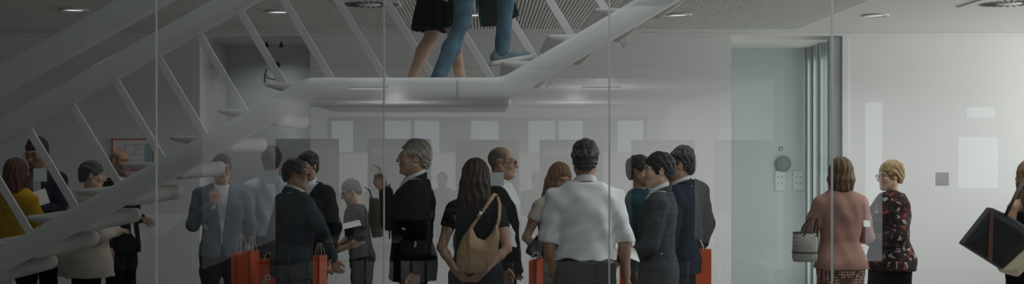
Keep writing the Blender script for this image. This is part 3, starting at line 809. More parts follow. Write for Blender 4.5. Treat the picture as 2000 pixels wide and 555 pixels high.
        if scalp is not None:
            hd = np.linalg.norm(q, axis=1) < .17
            ear = (ax > .069) & (np.abs(y - .014) < .024) & (np.abs(z + .004) < .036)
            low = np.interp(y, [-.06, -.035, -.012, .03, .06, .1], [.05, .02, -.02, -.02, -.065, -.07])
            up = np.clip((.098 + .2 * np.clip(y, -.05, .1) - z) / .035, 0, 1); fr = np.clip((y + .050) / .025, 0, 1)
            put((hd & (z > low) & ~ear).astype(float) * np.maximum(up, .22) * fr, scalp[0], scalp[1])
        return c
    me = s.mesh('body', scale, col); me.materials.append(skinmat_); return me
skinmat_ = skinmat('skin')

def hair_fn(p, s, inf=.012, front=.072, slope=None, side=-.025, nape=-.078, wave=.0028, freq=46, tuft=.003, fringe=0.0):
    """short hair: fullest on the crown, flush at the temples and nape"""
    s.ell(p.H((0, .024, .040)), (.073 + inf * .75, .096 + inf * .7, .083 + inf * .9), p.HR, k=.01)
    s.ell(p.H((0, .050, -.010)), (.066 + inf * .3, .068 + inf * .5, .085), p.HR, k=.02)
    if fringe: s.ell(p.H((.02, -.055, .075)), (.055, .035, .03 + fringe), p.HR, k=.02)
    HRt = p.HR.T; hc = p.hc
    yy = np.array([-.12, -.085, -.060, -.042, -.018, -.004, .008, .030, .044, .075, .12]); zz = np.array([front, front - .004, front - .018, .012, side + .004, side, .022, .026, -.03, nape + .012, nape])
    def cut(x, y, z):
        px, py, pz = x - hc[0], y - hc[1], z - hc[2]
        qx = HRt[0, 0] * px + HRt[0, 1] * py + HRt[0, 2] * pz
        qy = HRt[1, 0] * px + HRt[1, 1] * py + HRt[1, 2] * pz
        qz = HRt[2, 0] * px + HRt[2, 1] * py + HRt[2, 2] * pz
        line = np.interp(qy.ravel(), yy, zz).reshape(qy.shape)
        # across the forehead the line runs level; it drops only at the temples
        line = np.where((qy < -.02) & (np.abs(qx) < .05), np.maximum(line, front - .02 - fringe + .010 * np.cos(qx * 90)), line)
        return (line + .004 * np.sin(qx * 160) * np.sin(qy * 140) - qz) * .6
    s.cut(cut)
    def warp(x, y, z):
        px, py, pz = x - hc[0], y - hc[1], z - hc[2]
        th = np.arctan2(px, pz + .03 + 0 * py)
        return wave * np.sin(th * 13 + 5 * np.sin(py * 24 + 1.7)) + tuft * np.sin(py * 70 + 3 * np.sin(px * 52)) * np.sin(px * 62 + 2.5 * np.sin(pz * 55)) + .0012 * np.sin(th * 45 + 6 * np.sin(py * 50))
    s.warp(warp)
def long_hair(p, s, length=.26, wide=.082, depth=.05, bob=False, part=True, wave=.0035, front=.068, fwd=-.01):
    """hair over crown, sides and down the back"""
    def H(v): return p.H(v)
    s.ell(H((0, .022, .036)), (.088, .108, .098), p.HR, k=.02)
    # curtain down the back: chains hanging from the crown
    n = 9
    for i in range(n):
        a = R(-118 + 236 * i / (n - 1)); sx, sy = math.sin(a), math.cos(a)
        top = H((sx * .066, .018 + sy * .074, .03))
        mid = H((sx * .078, .022 + sy * .080, -.055))
        if bob:
            end = H((sx * .076, .020 + sy * .076, -.055 - length * (.9 + .1 * sy)))
            s.chain([top, mid, end], [.03, .03, .018], k=.02)
        else:
            e0 = mid + np.array((0, 0, -.12)); e0[0] += sx * .006; e0[1] = max(e0[1], p.nk0[1] + .05) if sy > -.1 else e0[1]
            e1 = np.array((e0[0] + sx * .008 * math.sin(i * 2.2), e0[1] + .02 * (sy > 0), mid[2] - length * (.86 + .14 * math.cos(i * 1.7))))
            s.chain([top, mid, e0, e1], [.03, .033, .032, .012], k=.022)
    HRt = p.HR.T; hc = p.hc
    def facecut(x, y, z):
        px, py, pz = x - hc[0], y - hc[1], z - hc[2]
        qx = HRt[0, 0] * px + HRt[0, 1] * py + HRt[0, 2] * pz
        qy = HRt[1, 0] * px + HRt[1, 1] * py + HRt[1, 2] * pz
        qz = HRt[2, 0] * px + HRt[2, 1] * py + HRt[2, 2] * pz
        # open an oval for the face
        return -np.maximum(np.maximum(np.sqrt((qx / .060) ** 2 + ((qz + .03) / (front + .03)) ** 2) * .06 - .06, qy + .03), -.3 - qz)
    s.cut(facecut)
    def warp(x, y, z):
        px, py, pz = x - hc[0], y - hc[1], z - hc[2]
        th = np.arctan2(px, py + .0 * pz)
        return wave * np.sin(th * 17 + 1.8 * np.sin(pz * 24 + 2 * th)) + .0014 * np.sin(th * 43 + 3 * np.sin(pz * 40))
    s.warp(warp)

def folds(seed, amp=.004):
    r = random.Random(seed); ph = [r.uniform(0, 6.28) for _ in range(8)]
    def fn(x, y, z):
        d = np.sin(21 * z + 7 * np.sin(7 * x + ph[0]) + ph[1]) * np.sin(9 * x - 8 * y + ph[2])
        d = d + .6 * np.sin(34 * x + 16 * z + 4 * np.sin(11 * z + ph[3]) + ph[4]) * np.sin(13 * z + ph[5] + 9 * y)
        d = d + .35 * np.sin(58 * z + 25 * x + ph[6]) * np.sin(27 * y + 22 * x + ph[7])
        return amp * d
    return fn
def torso_garment(p, scale, inf=.02, hem=.80, sleeve='long', vneck=None, flare=0.0, waist=0.0, seed=1, cuffr=.036, open_front=False, neck=1.475, amp=.0045, back_vent=False, h=.0075, shoulder=None, armr=1.0):
    s = Solid(h)
    if shoulder is None: shoulder = max(.004, inf * .95)
    fem = p.sex == 'f'
    def mod(z):
        return flare * max(0, (1.02 - z) / .25) - waist * math.exp(-((z - 1.08) / .1) ** 2)
    tab = p.table(inf, mod)
    if hem < tab[0][0]:
        z, a, b, cx, cy = tab[0]; tab = [(hem - .02, a + flare * .9, b + flare * .9, cx, cy)] + tab
    s.loft(tab, hem, neck, k=.03)
    for i, q in enumerate((-1, 1)):
        r0 = (.052 if not fem else .044) + shoulder
        s.cone(p.nk0 + np.array((q * .035, .0, .024)), p.sh[i], .044 + shoulder * .6, r0, k=.05)
        r1 = (.044 if not fem else .038) + inf * .75; r1 *= armr
        if sleeve == 'long':
            w = p.wr[i] + (p.el[i] - p.wr[i]) * .04
            s.chain([p.sh[i], (p.sh[i] + p.el[i]) / 2, p.el[i], w], [r0, (r0 + r1) / 2, r1, cuffr + inf * .35], k=.02)
        elif sleeve == 'elbow':
            w = p.el[i] + (p.sh[i] - p.el[i]) * .02
            s.chain([p.sh[i], (p.sh[i] + p.el[i]) / 2, w], [r0, (r0 + r1) / 2 + .004, r1 + .006], k=.02)
            fe, dd = w, (p.el[i] - p.sh[i]); dd = dd / np.linalg.norm(dd)
            s.cone(w - dd * .02, w + dd * .008, r1 + .011, r1 + .010, k=.006)
        elif sleeve == 'short':
            w = p.sh[i] + (p.el[i] - p.sh[i]) * .42
            s.chain([p.sh[i], w], [r0, r1 + .012], k=.02)
    if sleeve in ('short', 'elbow'):
        for i in range(2):
            d = p.el[i] - p.sh[i]; L = np.linalg.norm(d); d = d / L; e = p.sh[i] + d * L * (.46 if sleeve == 'short' else 1.03)
            def ct(x, y, z, e=e, d=d, q=(-1, 1)[i]):
                v = (x - e[0]) * d[0] + (y - e[1]) * d[1] + (z - e[2]) * d[2]
                near = .075 - np.sqrt((x - e[0]) ** 2 + (y - e[1]) ** 2 + (z - e[2]) ** 2 + 0)
                return np.minimum(v, near)
            s.cut(ct)
    s.warp(folds(seed, amp))
    o = p.off(1.45)
    if vneck:
        zb, wd = vneck
        def v(x, y, z):
            t = z - zb; half = wd * np.clip(t, 0, 1) * 1.0 + (0.004 if open_front else 0) - (0 if open_front else .0)
            lw = np.where(t > 0, half, (0.006 + .20 * np.clip(-t - .12, 0, 1)) if open_front else -.05)
            return np.minimum(lw - np.abs(x - o[0] * .8), -(y - o[1] * .7 - .02))
        s.cut(v)
    if back_vent:
        s.cut(lambda x, y, z: np.minimum(np.minimum(.004 - np.abs(x), y - .02), .98 - z))
    return s.mesh('garment', scale)
def ring(p, z, rx, ry, th, hgt, tilt, cy=.02, gap=0.0, scale=1.0):
    """stand-up collar: an elliptical band lower at the front"""
    s = Solid(.005); o = p.off(z)
    cx, cyy = o[0], cy + o[1]
    def fn(x, y, z_):
        px, py = x - cx, y - cyy
        zz = z + tilt * py
        rad = np.sqrt((px / rx) ** 2 + (py / ry) ** 2); d = np.abs(rad - 1) * min(rx, ry) - th
        dz = np.abs(z_ - zz) - hgt
        q = np.maximum(d, dz)
        if gap: q = np.maximum(q, np.minimum(gap + .25 * np.maximum(0, z_ - zz + hgt) - np.abs(px), -py))
        return q
    e = abs(tilt) * ry + hgt
    s.func(fn, (cx - rx - th, cyy - ry - th, z - e), (cx + rx + th, cyy + ry + th, z + e), k=.003)
    return s.mesh('collar', scale)
def trousers_mesh(p, scale, inf=.012, top=1.02, flare=0.0, seed=4, narrow=False):
    s = Solid(.009)
    s.loft(p.table(inf * .6), .80, top, k=.05)
    for i in range(2):
        h, k, a = p.legpts(i)
        s.chain([h, h + (k - h) * .5, k, k + (a - k) * .45, a], [.092 + inf, .080 + inf, .058 + inf, .054 + inf + flare * .4, .042 + inf + flare], k=.035 if i == 0 else .02)
    s.warp(folds(seed, .004)); s.cut(lambda x, y, z: z - top + 0 * x)
    return s.mesh('trousers', scale)
def skirt_mesh(p, scale, top=1.04, hem=.50, flare=.02, inf=.012, seed=5, pleat=0.0, cy=0.0):
    s = Solid(.008)
    t = [r for r in p.table(inf) if r[0] <= 1.2]
    z, a, b, cx, cyy = t[0]
    t = [(hem - .01, a + flare, b + flare, cx, cyy + cy), ((hem + z) / 2, a + flare * .6, b + flare * .6, cx, cyy + cy * .5)] + t
    s.loft(t, hem, top, k=.02); s.warp(folds(seed, .004))
    if pleat: s.warp(lambda x, y, z: pleat * np.sin(np.arctan2(x, y) * 16) * np.clip((1.0 - z) * 4, 0, 1))
    return s.mesh('skirt', scale)
def shoe_mesh(p, i, scale, hi=.0):
    s = Solid(.007); h, k, a = p.legpts(i); d = np.array((.12 * (-1, 1)[i], -1, 0)); d = d / np.linalg.norm(d)
    z0 = a[2] - .085
    s.cone(a + np.array((0, .02, -.045)), a + d * .06 + np.array((0, 0, -.045)), .042, .040, k=.02)
    s.cone(a + d * .06 + np.array((0, 0, -.05)), a + d * .16 + np.array((0, 0, -.06)), .042, .032, k=.02)
    s.cone(a + np.array((0, .005, -.03)), a + np.array((0, .0, .015)), .040, .038, k=.02)
    s.cut(lambda x, y, z: z0 - z + 0 * x)
    return s.mesh('shoe', scale)
def sub(name, me, m, parent):
    if m is not None and len(me.materials) == 0: me.materials.append(m)
    o = bpy.data.objects.new(name, me); COL.objects.link(o); o.parent = parent; return o
def glasses(p, root, scale, m, thick=.0029, full=True):
    g = MB(); S = scale
    for q in (-1, 1):
        c = np.array((q * .033, -.103, .006)); pts = []
        for k in range(16):
            a = 2 * math.pi * k / 16
            pts.append(p.H(c + np.array((.022 * math.cos(a), .003 * abs(math.cos(a)) * q * math.cos(a) * q, .0155 * math.sin(a)))) * S)
        g.tube(pts, thick * S, 6, closed=True)
        g.tube([p.H((q * .055, -.098, .010)) * S, p.H((q * .078, -.05, .010)) * S, p.H((q * .083, .01, .012)) * S, p.H((q * .082, .025, -.004)) * S], thick * S, 6)
    g.tube([p.H((-.011, -.106, .008)) * S, p.H((0, -.110, .011)) * S, p.H((.011, -.106, .008)) * S], thick * S, 6)
    return g.build('glasses', m, root, True)

def person(px, Y, top, yaw, label, pose, skin='tan', hair=None, parts=(), z0=0.0, Hh=None, body=None, group=None):
    """px, top: where the middle of the body and the crown stand in the photo at depth Y"""
    zt = (wz(top, Y) if top is not None else 0) - z0
    crown = pose.H((0, .02, .128))[2]
    sc = Hh / 1.75 if Hh else zt / crown
    root = empty('person', (wx(px, Y), Y, z0), label, 'person', group, R(yaw))
    b = body or {}
    sub('body', build_body(pose, skin, sc, **b), None, root)
    if hair:
        kind, hm, kw = hair
        s = Solid(.0052)
        (hair_fn if kind == 'short' else long_hair)(pose, s, **kw)
        sub('hair', s.mesh('hair', sc), hm, root)
    for pt in parts:
        k, m, kw = pt[0], pt[1], (pt[2] if len(pt) > 2 else {})
        kw = dict(kw); nm = kw.pop('name', k)
        if k in ('jacket', 'shirt', 'blouse', 'top', 'sweater', 'dress_top'): o = sub(nm, torso_garment(pose, sc, **kw), m, root)
        elif k == 'collar': o = sub(nm, ring(pose, scale=sc, **kw), m, root)
        elif k == 'trousers': o = sub(nm, trousers_mesh(pose, sc, **kw), m, root)
        elif k == 'skirt': o = sub(nm, skirt_mesh(pose, sc, **kw), m, root)
        elif k == 'shoes':
            for i in range(2): sub('shoe', shoe_mesh(pose, i, sc), m, root)
        elif k == 'glasses': glasses(pose, root, sc, m, **kw)
        elif k == 'custom': kw['fn'](pose, root, sc, m)

    return root, sc
def SC_COL(**kw): # shirt collar just above a jacket
    d = dict(z=1.492, rx=.066, ry=.068, th=.0055, hgt=.026, tilt=.42, cy=.012, gap=.004); d.update(kw); return d
def J_COL(**kw):  # jacket collar
    d = dict(z=1.470, rx=.083, ry=.082, th=.009, hgt=.024, tilt=.40, cy=.014, gap=.03); d.update(kw); return d

# materials for the people
C = {}
C['mustard'] = fabric('mustard_knit', (0.55, 0.33, 0.02)); C['navy'] = fabric('navy_cloth', (0.022, 0.028, 0.045)); C['black'] = fabric('black_cloth', (0.010, 0.010, 0.011))
C['cream'] = fabric('cream_cloth', (0.62, 0.55, 0.47)); C['bluegrey'] = fabric('blue_grey_blazer', (0.14, 0.175, 0.22)); C['white'] = fabric('white_shirt_cloth', (0.78, 0.79, 0.80), var=.03)
C['paleblue'] = fabric('pale_blue_shirt', (0.48, 0.55, 0.66), var=.05); C['greysuit'] = fabric('grey_suit', (0.08, 0.092, 0.11)); C['darksuit'] = fabric('dark_suit', (0.016, 0.017, 0.02))
C['brownblack'] = fabric('dark_brown_trousers', (0.035, 0.027, 0.023)); C['char'] = pattern('charcoal_check_suit', (0.045, 0.050, 0.056), [(0.075, 0.085, 0.10)], 7, 'plaid')
C['teal'] = fabric('teal_shirt', (0.015, 0.07, 0.085)); C['pink'] = fabric('dusty_pink_jacket', (0.36, 0.205, 0.165), var=.06); C['dots'] = pattern('spotted_skirt_cloth', (0.13, 0.06, 0.05), [(0.65, 0.50, 0.42)], 52, 'dots')
C['floral'] = pattern('floral_blouse_cloth', (0.025, 0.016, 0.016), [(0.24, 0.065, 0.04), (0.06, 0.08, 0.10), (0.42, 0.33, 0.27), (0.13, 0.035, 0.028), (0.035, 0.03, 0.03), (0.17, 0.08, 0.05), (0.04, 0.045, 0.04)], 27, 'floral')
C['fleck'] = pattern('black_flecked_cloth', (0.013, 0.014, 0.02), [(0.16, 0.17, 0.2), (0.06, 0.07, 0.09)], 95, 'fleck'); C['lace'] = pattern('patterned_beige_skirt', (0.16, 0.12, 0.09), [(0.55, 0.47, 0.36)], 85, 'dots')
C['leather'] = mat('black_shoe_leather', (0.015, 0.013, 0.012), 0.35); C['belt'] = mat('black_belt_leather', (0.012, 0.011, 0.011), 0.4)
C['jean'] = mat('blue_denim', (0.095, 0.175, 0.235), 0.85, var=.28, vscale=14, bump=.3, bscale=300); C['grey'] = fabric('grey_shirt', (0.16, 0.165, 0.17)); C['deepgrey'] = fabric('deep_grey_shirt', (0.05, 0.053, 0.057))
C['tie'] = fabric('dark_blue_tie', (0.02, 0.035, 0.08)); C['frame'] = mat('dark_spectacle_frame', (0.02, 0.018, 0.017), 0.4); C['goldframe'] = mat('thin_gold_frame', (0.45, 0.34, 0.18), 0.35, metal=.6)
HM = {'midbrown': hairmat('mid_brown_hair', (0.05, 0.025, 0.012), (0.22, 0.13, 0.06)), 'red': hairmat('auburn_hair', (0.07, 0.02, 0.012), (0.16, 0.05, 0.028)), 'black': hairmat('black_hair', (0.006, 0.005, 0.005), (0.02, 0.017, 0.015)), 'brown': hairmat('dark_brown_hair', (0.018, 0.009, 0.006), (0.06, 0.03, 0.018)),
      'blond': hairmat('blond_hair', (0.22, 0.13, 0.05), (0.48, 0.33, 0.16)), 'lightbrown': hairmat('light_brown_hair', (0.12, 0.06, 0.028), (0.34, 0.20, 0.095)), 'grey': hairmat('grey_hair', (0.13, 0.115, 0.09), (0.40, 0.37, 0.31)), 'darkgrey': hairmat('dark_grey_hair', (0.035, 0.035, 0.037), (0.13, 0.13, 0.13))}
SUIT = dict(inf=.024, hem=.80, flare=.012, waist=.008, vneck=(1.12, .30), open_front=True)
def tie(pose, root, sc, m):
    o = pose.off(1.4); y = -.118 * (1 + (pose.g - 1)) + o[1]
    poly = [(-.016, 1.445), (.016, 1.445), (.020, 1.42), (.038, 1.10), (0, 1.06), (-.038, 1.10), (-.020, 1.42)]
    MB().prism([(x * sc + o[0] * sc, z * sc) for x, z in poly], (y - .03) * sc, (y - .02) * sc).build('tie', m, root, bevel=.003)
def belt(pose, root, sc, m):
    s = Solid(.007); t = pose.table(.013)
    s.loft(t, .955, .99, k=.01); sub('belt', s.mesh('belt', sc), m, root)
def wig(pose, root, sc, m): pass
OLDMAN = dict(beard=((.35, .33, .31), .25), brow=(.2, .18, .15))
P_ = []
# --- left group
def mk(*a, **k):
    r, s = person(*a, **k); P_.append(r); return r, s
mk(36, 9.95, 309, 150, 'woman with long auburn hair in a mustard top, back to us at far left',
   Pose('f', arms={'r': dict(e=(-.22, -.06, 1.14), w=(-.12, -.26, 1.10))}), 'fair', ('long', HM['red'], dict(length=.30)),
   [('sweater', C['mustard'], dict(inf=.030, hem=.74, flare=.01, seed=11, armr=1.15)), ('trousers', C['black']), ('shoes', C['leather'])])
mk(74, 10.6, 270, -14, 'man in glasses and dark navy jacket looking down, facing the woman in mustard',
   Pose('m', head=(0, 20, 0), arms={'r': dict(e=(-.25, -.02, 1.13), w=(-.06, -.27, 1.10), curl=35), 'l': dict(e=(.25, -.02, 1.13), w=(.07, -.25, 1.17), curl=35)}), 'tan',
   ('short', HM['brown'], dict(inf=.017, front=.066)), [('shirt', C['grey'], dict(inf=.008, hem=.9)), ('jacket', C['navy'], dict(SUIT, seed=12)), ('trousers', C['black']), ('shoes', C['leather']), ('glasses', C['frame'])], body=dict(beard=((.05, .03, .025), .45)))
mk(168, 9.9, 316, 128, 'grey-haired person in a cream jacket, back turned, behind the lower stair rail',
   Pose('f', lean=(0, -.05), head=(-20, 8, 0), girth=1.32, arms={'r': dict(e=(-.24, -.03, 1.13), w=(-.12, -.24, 1.12)), 'l': dict(e=(.24, -.03, 1.13), w=(.1, -.24, 1.12))}), 'fair', ('short', HM['darkgrey'], dict(inf=.018, front=.055, side=-.06)),
   [('jacket', C['cream'], dict(inf=.038, hem=.72, flare=.02, seed=13)), ('trousers', C['black']), ('shoes', C['leather'])])
mk(236, 10.75, 290, 72, 'bald bearded man in black standing before the red-framed notice',
   Pose('m', head=(-8, 4, 0), girth=1.05, arms={'l': dict(e=(.27, .10, 1.15), w=(.16, -.12, 1.10)), 'r': dict()}), 'olive', None,
   [('shirt', C['paleblue'], dict(inf=.008, hem=.9)), ('collar', C['paleblue'], SC_COL()), ('jacket', C['black'], dict(SUIT, vneck=(1.25, .45), seed=14)), ('trousers', C['black']), ('shoes', C['leather'])],
   body=dict(beard=((.20, .19, .18), .7), scalp=((.06, .055, .05), .7)))
# --- blazer man and suited group
mk(433, 10.2, 302, 14, 'man in a blue-grey blazer raising a hand to his mouth, face behind a stair step',
   Pose('m', head=(5, 6, 0), arms={'r': dict(e=(-.25, -.10, 1.14), w=(-.03, -.21, 1.38), f=(.15, .05, 1), u=(1, 0, 0), curl=40), 'l': dict(e=(.25, .03, 1.13), w=(.24, -.05, .88))}), 'tan', ('short', HM['brown'], dict(inf=.016)),
   [('shirt', C['white'], dict(inf=.010, hem=.9)), ('jacket', C['bluegrey'], dict(SUIT, hem=.84, seed=15, vneck=(1.05, .15))), ('trousers', C['brownblack']), ('shoes', C['leather']), ('glasses', C['frame'])])
mk(530, 10.55, 287, 192, 'black-haired man in a pale shirt seen from behind, left of the grey suit',
   Pose('m', girth=.9, arms={'l': dict(e=(.215, .04, 1.12), w=(.205, -.03, .88)), 'r': dict(e=(-.215, .04, 1.12), w=(-.205, -.03, .88))}), 'olive', ('short', HM['black'], dict(inf=.022, front=.08, side=-.05)),
   [('shirt', C['paleblue'], dict(inf=.022, hem=.96, seed=16, armr=1.1)), ('trousers', C['navy']), ('custom', C['belt'], dict(fn=belt)), ('shoes', C['leather'])])
mk(600, 9.95, 296, -24, 'dark-suited man with stubble facing us over the grey suit\'s shoulder',
   Pose('m', head=(-4, 6, 0), arms={'l': dict()}), 'olive', ('short', HM['black'], dict(inf=.015, front=.068)),
   [('shirt', C['white'], dict(inf=.010, hem=.9)), ('collar', C['white'], SC_COL()), ('jacket', C['darksuit'], dict(SUIT, seed=18)), ('custom', C['tie'], dict(fn=tie)), ('trousers', C['darksuit']), ('shoes', C['leather'])], body=dict(beard=((.04, .03, .03), .5)))
gs, gss = mk(572, 9.3, 311, 128, 'grey-haired man in glasses and grey suit turned right, orange bag in hand',
   Pose('m', head=(-34, 6, 0), girth=1.1, lean=(0, -.03), arms={'r': dict(e=(-.24, -.13, 1.17), w=(-.22, -.24, .96), u=(0, -1, .2), curl=50), 'l': dict()}), 'tan', ('short', HM['darkgrey'], dict(inf=.014, front=.075)),
   [('shirt', C['white'], dict(inf=.010, hem=.9)), ('collar', C['white'], SC_COL()), ('collar', C['greysuit'], J_COL(name='jacket_collar')), ('jacket', C['greysuit'], dict(SUIT, hem=.76, seed=17, back_vent=True)), ('trousers', C['greysuit']), ('shoes', C['leather']), ('glasses', C['frame'])], body=OLDMAN)
mk(706, 10.6, 352, -70, 'dark-clothed person reading a paper, seen dimly left of the raised hand',
   Pose('m', head=(0, 25, 0), lean=(0, -.08), girth=.95, arms={'l': dict(e=(.24, -.06, 1.12), w=(.12, -.28, 1.0), curl=35), 'r': dict(e=(-.24, -.06, 1.12), w=(-.1, -.28, 1.0), curl=35)}), 'tan', ('short', HM['darkgrey'], dict(inf=.012)),
   [('shirt', C['deepgrey'], dict(inf=.02, hem=.86, sleeve='elbow', seed=19)), ('trousers', C['darksuit']), ('shoes', C['leather'])])
# --- black suit with raised hand
mk(805, 8.4, 273, -86, 'grey-haired man in a black suit, profile left, raising folded glasses',
   Pose('m', head=(3, -2, 0), girth=1.12, arms={'r': dict(e=(-.24, -.14, 1.20), w=(-.10, -.19, 1.44), f=(.0, -.45, .9), u=(.3, -.8, -.5), curl=42), 'l': dict(e=(.25, .07, 1.13), w=(.24, .03, .89), curl=35)}), 'tan', ('short', HM['grey'], dict(inf=.017, front=.074, side=-.055)),
   [('shirt', C['white'], dict(inf=.010, hem=.9)), ('collar', C['white'], SC_COL()), ('collar', C['black'], J_COL(name='jacket_collar')), ('jacket', C['black'], dict(SUIT, hem=.78, seed=20)), ('custom', C['tie'], dict(fn=tie)), ('trousers', C['black']), ('shoes', C['leather']), ('glasses', C['goldframe'], dict(thick=.0014))], body=OLDMAN)
# --- bald man and woman with tan bag
mk(982, 8.85, 285, 82, 'balding man in glasses and white shirt under black jacket, profile right',
   Pose('m', head=(2, 3, 0), arms={'r': dict(), 'l': dict()}), 'tan', None,
   [('shirt', C['white'], dict(inf=.016, hem=.9)), ('collar', C['white'], SC_COL(gap=.012)), ('jacket', C['black'], dict(SUIT, vneck=(1.0, .40), seed=21)), ('trousers', C['black']), ('shoes', C['leather']), ('glasses', C['frame'])],
   body=dict(scalp=((.06, .058, .055), .8), beard=((.25, .2, .17), .25)))
wb, wbs = mk(930, 8.2, 310, 168, 'woman with long dark brown hair, black flecked top and tan shoulder bag',
   Pose('f', head=(-10, 6, 0), girth=1.08, arms={'l': dict(e=(.245, .07, 1.10), w=(.06, .27, .90), f=(-.75, .15, -.65), u=(0, .4, 1), curl=30), 'r': dict(e=(-.245, .07, 1.10), w=(-.06, .27, .90), f=(.75, .15, -.65), u=(0, .4, 1), curl=30)}), 'tan', ('long', HM['brown'], dict(length=.36, wave=.005)),
   [('top', C['fleck'], dict(inf=.016, hem=.80, sleeve='short', seed=22)), ('trousers', C['black']), ('shoes', C['leather'])])
# --- centre group
mk(1090, 9.3, 320, 18, 'light-brown-haired woman with bowed head, hidden behind the white shirt',
   Pose('f', head=(8, 26, 0), arms={'r': dict(e=(-.27, .03, 1.13), w=(-.20, -.18, .98)), 'l': dict()}), 'olive', ('long', HM['lightbrown'], dict(length=.20)),
   [('blouse', C['cream'], dict(inf=.018, hem=.95, sleeve='short', seed=23)), ('skirt', C['lace'], dict(hem=.45)), ('shoes', C['leather'])], body=dict(bare_legs=True))
mk(1142, 7.75, 274, 184, 'black-haired man in a white shirt with rolled sleeves, back to us, centre',
   Pose('m', girth=1.08, head=(-8, 3, 0), arms={'l': dict(e=(.235, .03, 1.13), w=(.19, .0, .88), u=(.5, -1, 0), curl=45), 'r': dict(e=(-.245, .03, 1.13), w=(-.28, -.06, .9), u=(0, -1, .1), curl=40)}), 'olive', ('short', HM['black'], dict(inf=.020, front=.08, side=-.055)),
   [('shirt', C['white'], dict(inf=.023, hem=.985, sleeve='elbow', seed=24, amp=.0085, armr=1.0, shoulder=.014)), ('collar', C['white'], SC_COL(z=1.485, rx=.07, ry=.072, hgt=.02)), ('trousers', C['black']), ('custom', C['belt'], dict(fn=belt)), ('shoes', C['leather'])])
mk(1254, 9.2, 304, 62, 'dark-haired person in a teal shirt half hidden behind the charcoal suit',
   Pose('f', head=(0, 0, 0)), 'olive', ('short', HM['black'], dict(inf=.016, side=-.06)), [('shirt', C['teal'], dict(inf=.02, hem=.84, seed=25)), ('trousers', C['black']), ('shoes', C['leather'])])
mk(1284, 8.3, 300, -104, 'young dark-haired man in a charcoal check suit, profile left, smiling',
   Pose('m', head=(16, 4, 0), girth=.98, arms={'l': dict(e=(.24, -.02, 1.12), w=(.17, -.22, 1.0), curl=40), 'r': dict(e=(-.24, -.04, 1.12), w=(-.17, -.24, 1.0), curl=40)}), 'fair', ('short', HM['black'], dict(inf=.023, front=.062, side=-.055)),
   [('shirt', C['white'], dict(inf=.010, hem=.9)), ('collar', C['white'], SC_COL(hgt=.03)), ('collar', C['char'], J_COL(name='jacket_collar')), ('jacket', C['char'], dict(SUIT, hem=.77, seed=26, back_vent=True)), ('trousers', C['char']), ('shoes', C['leather'])])
mk(1326, 8.95, 292, -118, 'man in a dark navy suit just behind the charcoal suit, face turned away',
   Pose('m', head=(14, 4, 0), arms={'l': dict(e=(.25, .02, 1.12), w=(.25, .0, .88), curl=45)}), 'tan', ('short', HM['black'], dict(inf=.016, front=.075)),
   [('shirt', C['white'], dict(inf=.010, hem=.9)), ('collar', C['white'], SC_COL(hgt=.03)), ('collar', C['navy'], J_COL(name='jacket_collar')), ('jacket', C['navy'], dict(SUIT, seed=27)), ('trousers', C['navy']), ('shoes', C['leather'])])
mk(1330, 9.8, 285, -150, 'brown-haired man in a dark suit rearmost of the three men at centre right',
   Pose('m', head=(5, 0, 0)), 'tan', ('short', HM['brown'], dict(inf=.016)),
   [('shirt', C['white'], dict(inf=.010, hem=.9)), ('jacket', C['darksuit'], dict(SUIT, seed=28)), ('trousers', C['darksuit']), ('shoes', C['leather'])])
# --- right
mk(1641, 9.15, 307, 186, 'woman in a dusty pink jacket and spotted skirt, back to us',
   Pose('f', head=(-14, 4, 0), girth=1.04, arms={'r': dict(e=(-.24, -.03, 1.11), w=(-.13, -.25, 1.10)), 'l': dict(e=(.25, -.05, 1.12), w=(.20, -.27, 1.06), curl=45)}), 'fair', ('long', HM['midbrown'], dict(length=.085, bob=True)),
   [('jacket', C['pink'], dict(inf=.026, hem=.845, flare=.022, waist=.012, seed=29)), ('collar', C['pink'], J_COL(name='jacket_collar', hgt=.02)), ('skirt', C['dots'], dict(hem=.42, flare=.0)), ('shoes', C['leather'])], body=dict(bare_legs=True))
mk(1738, 9.7, 316, -84, 'blond woman in a dark floral blouse and black skirt, facing left',
   Pose('f', head=(4, 6, 0), girth=1.2, arms={'l': dict(e=(.23, -.02, 1.12), w=(.12, -.24, 1.06)), 'r': dict(e=(-.23, -.02, 1.12), w=(-.12, -.26, 1.1))}), 'fair', ('short', HM['blond'], dict(inf=.024, front=.06, side=-.065, wave=.004)),
   [('blouse', C['floral'], dict(inf=.030, hem=.80, flare=.02, seed=30, armr=1.2)), ('skirt', C['black'], dict(hem=.45)), ('shoes', C['leather']), ('glasses', C['frame'])], body=dict(bare_legs=True))
rw, rws = mk(2008, 8.9, 313, 196, 'brown-haired woman in a black sleeveless dress at the right edge',
   Pose('f', head=(10, 2, 0), arms={'l': dict(e=(.235, .02, 1.12), w=(.05, -.22, 1.10))}), 'tan', ('long', HM['lightbrown'], dict(length=.24)),
   [('dress_top', C['black'], dict(inf=.014, hem=.86, sleeve='none', neck=1.34, seed=31, shoulder=-.02, name='dress_bodice')), ('skirt', C['black'], dict(hem=.48, name='dress_skirt')), ('shoes', C['leather'])], body=dict(bare_legs=True))

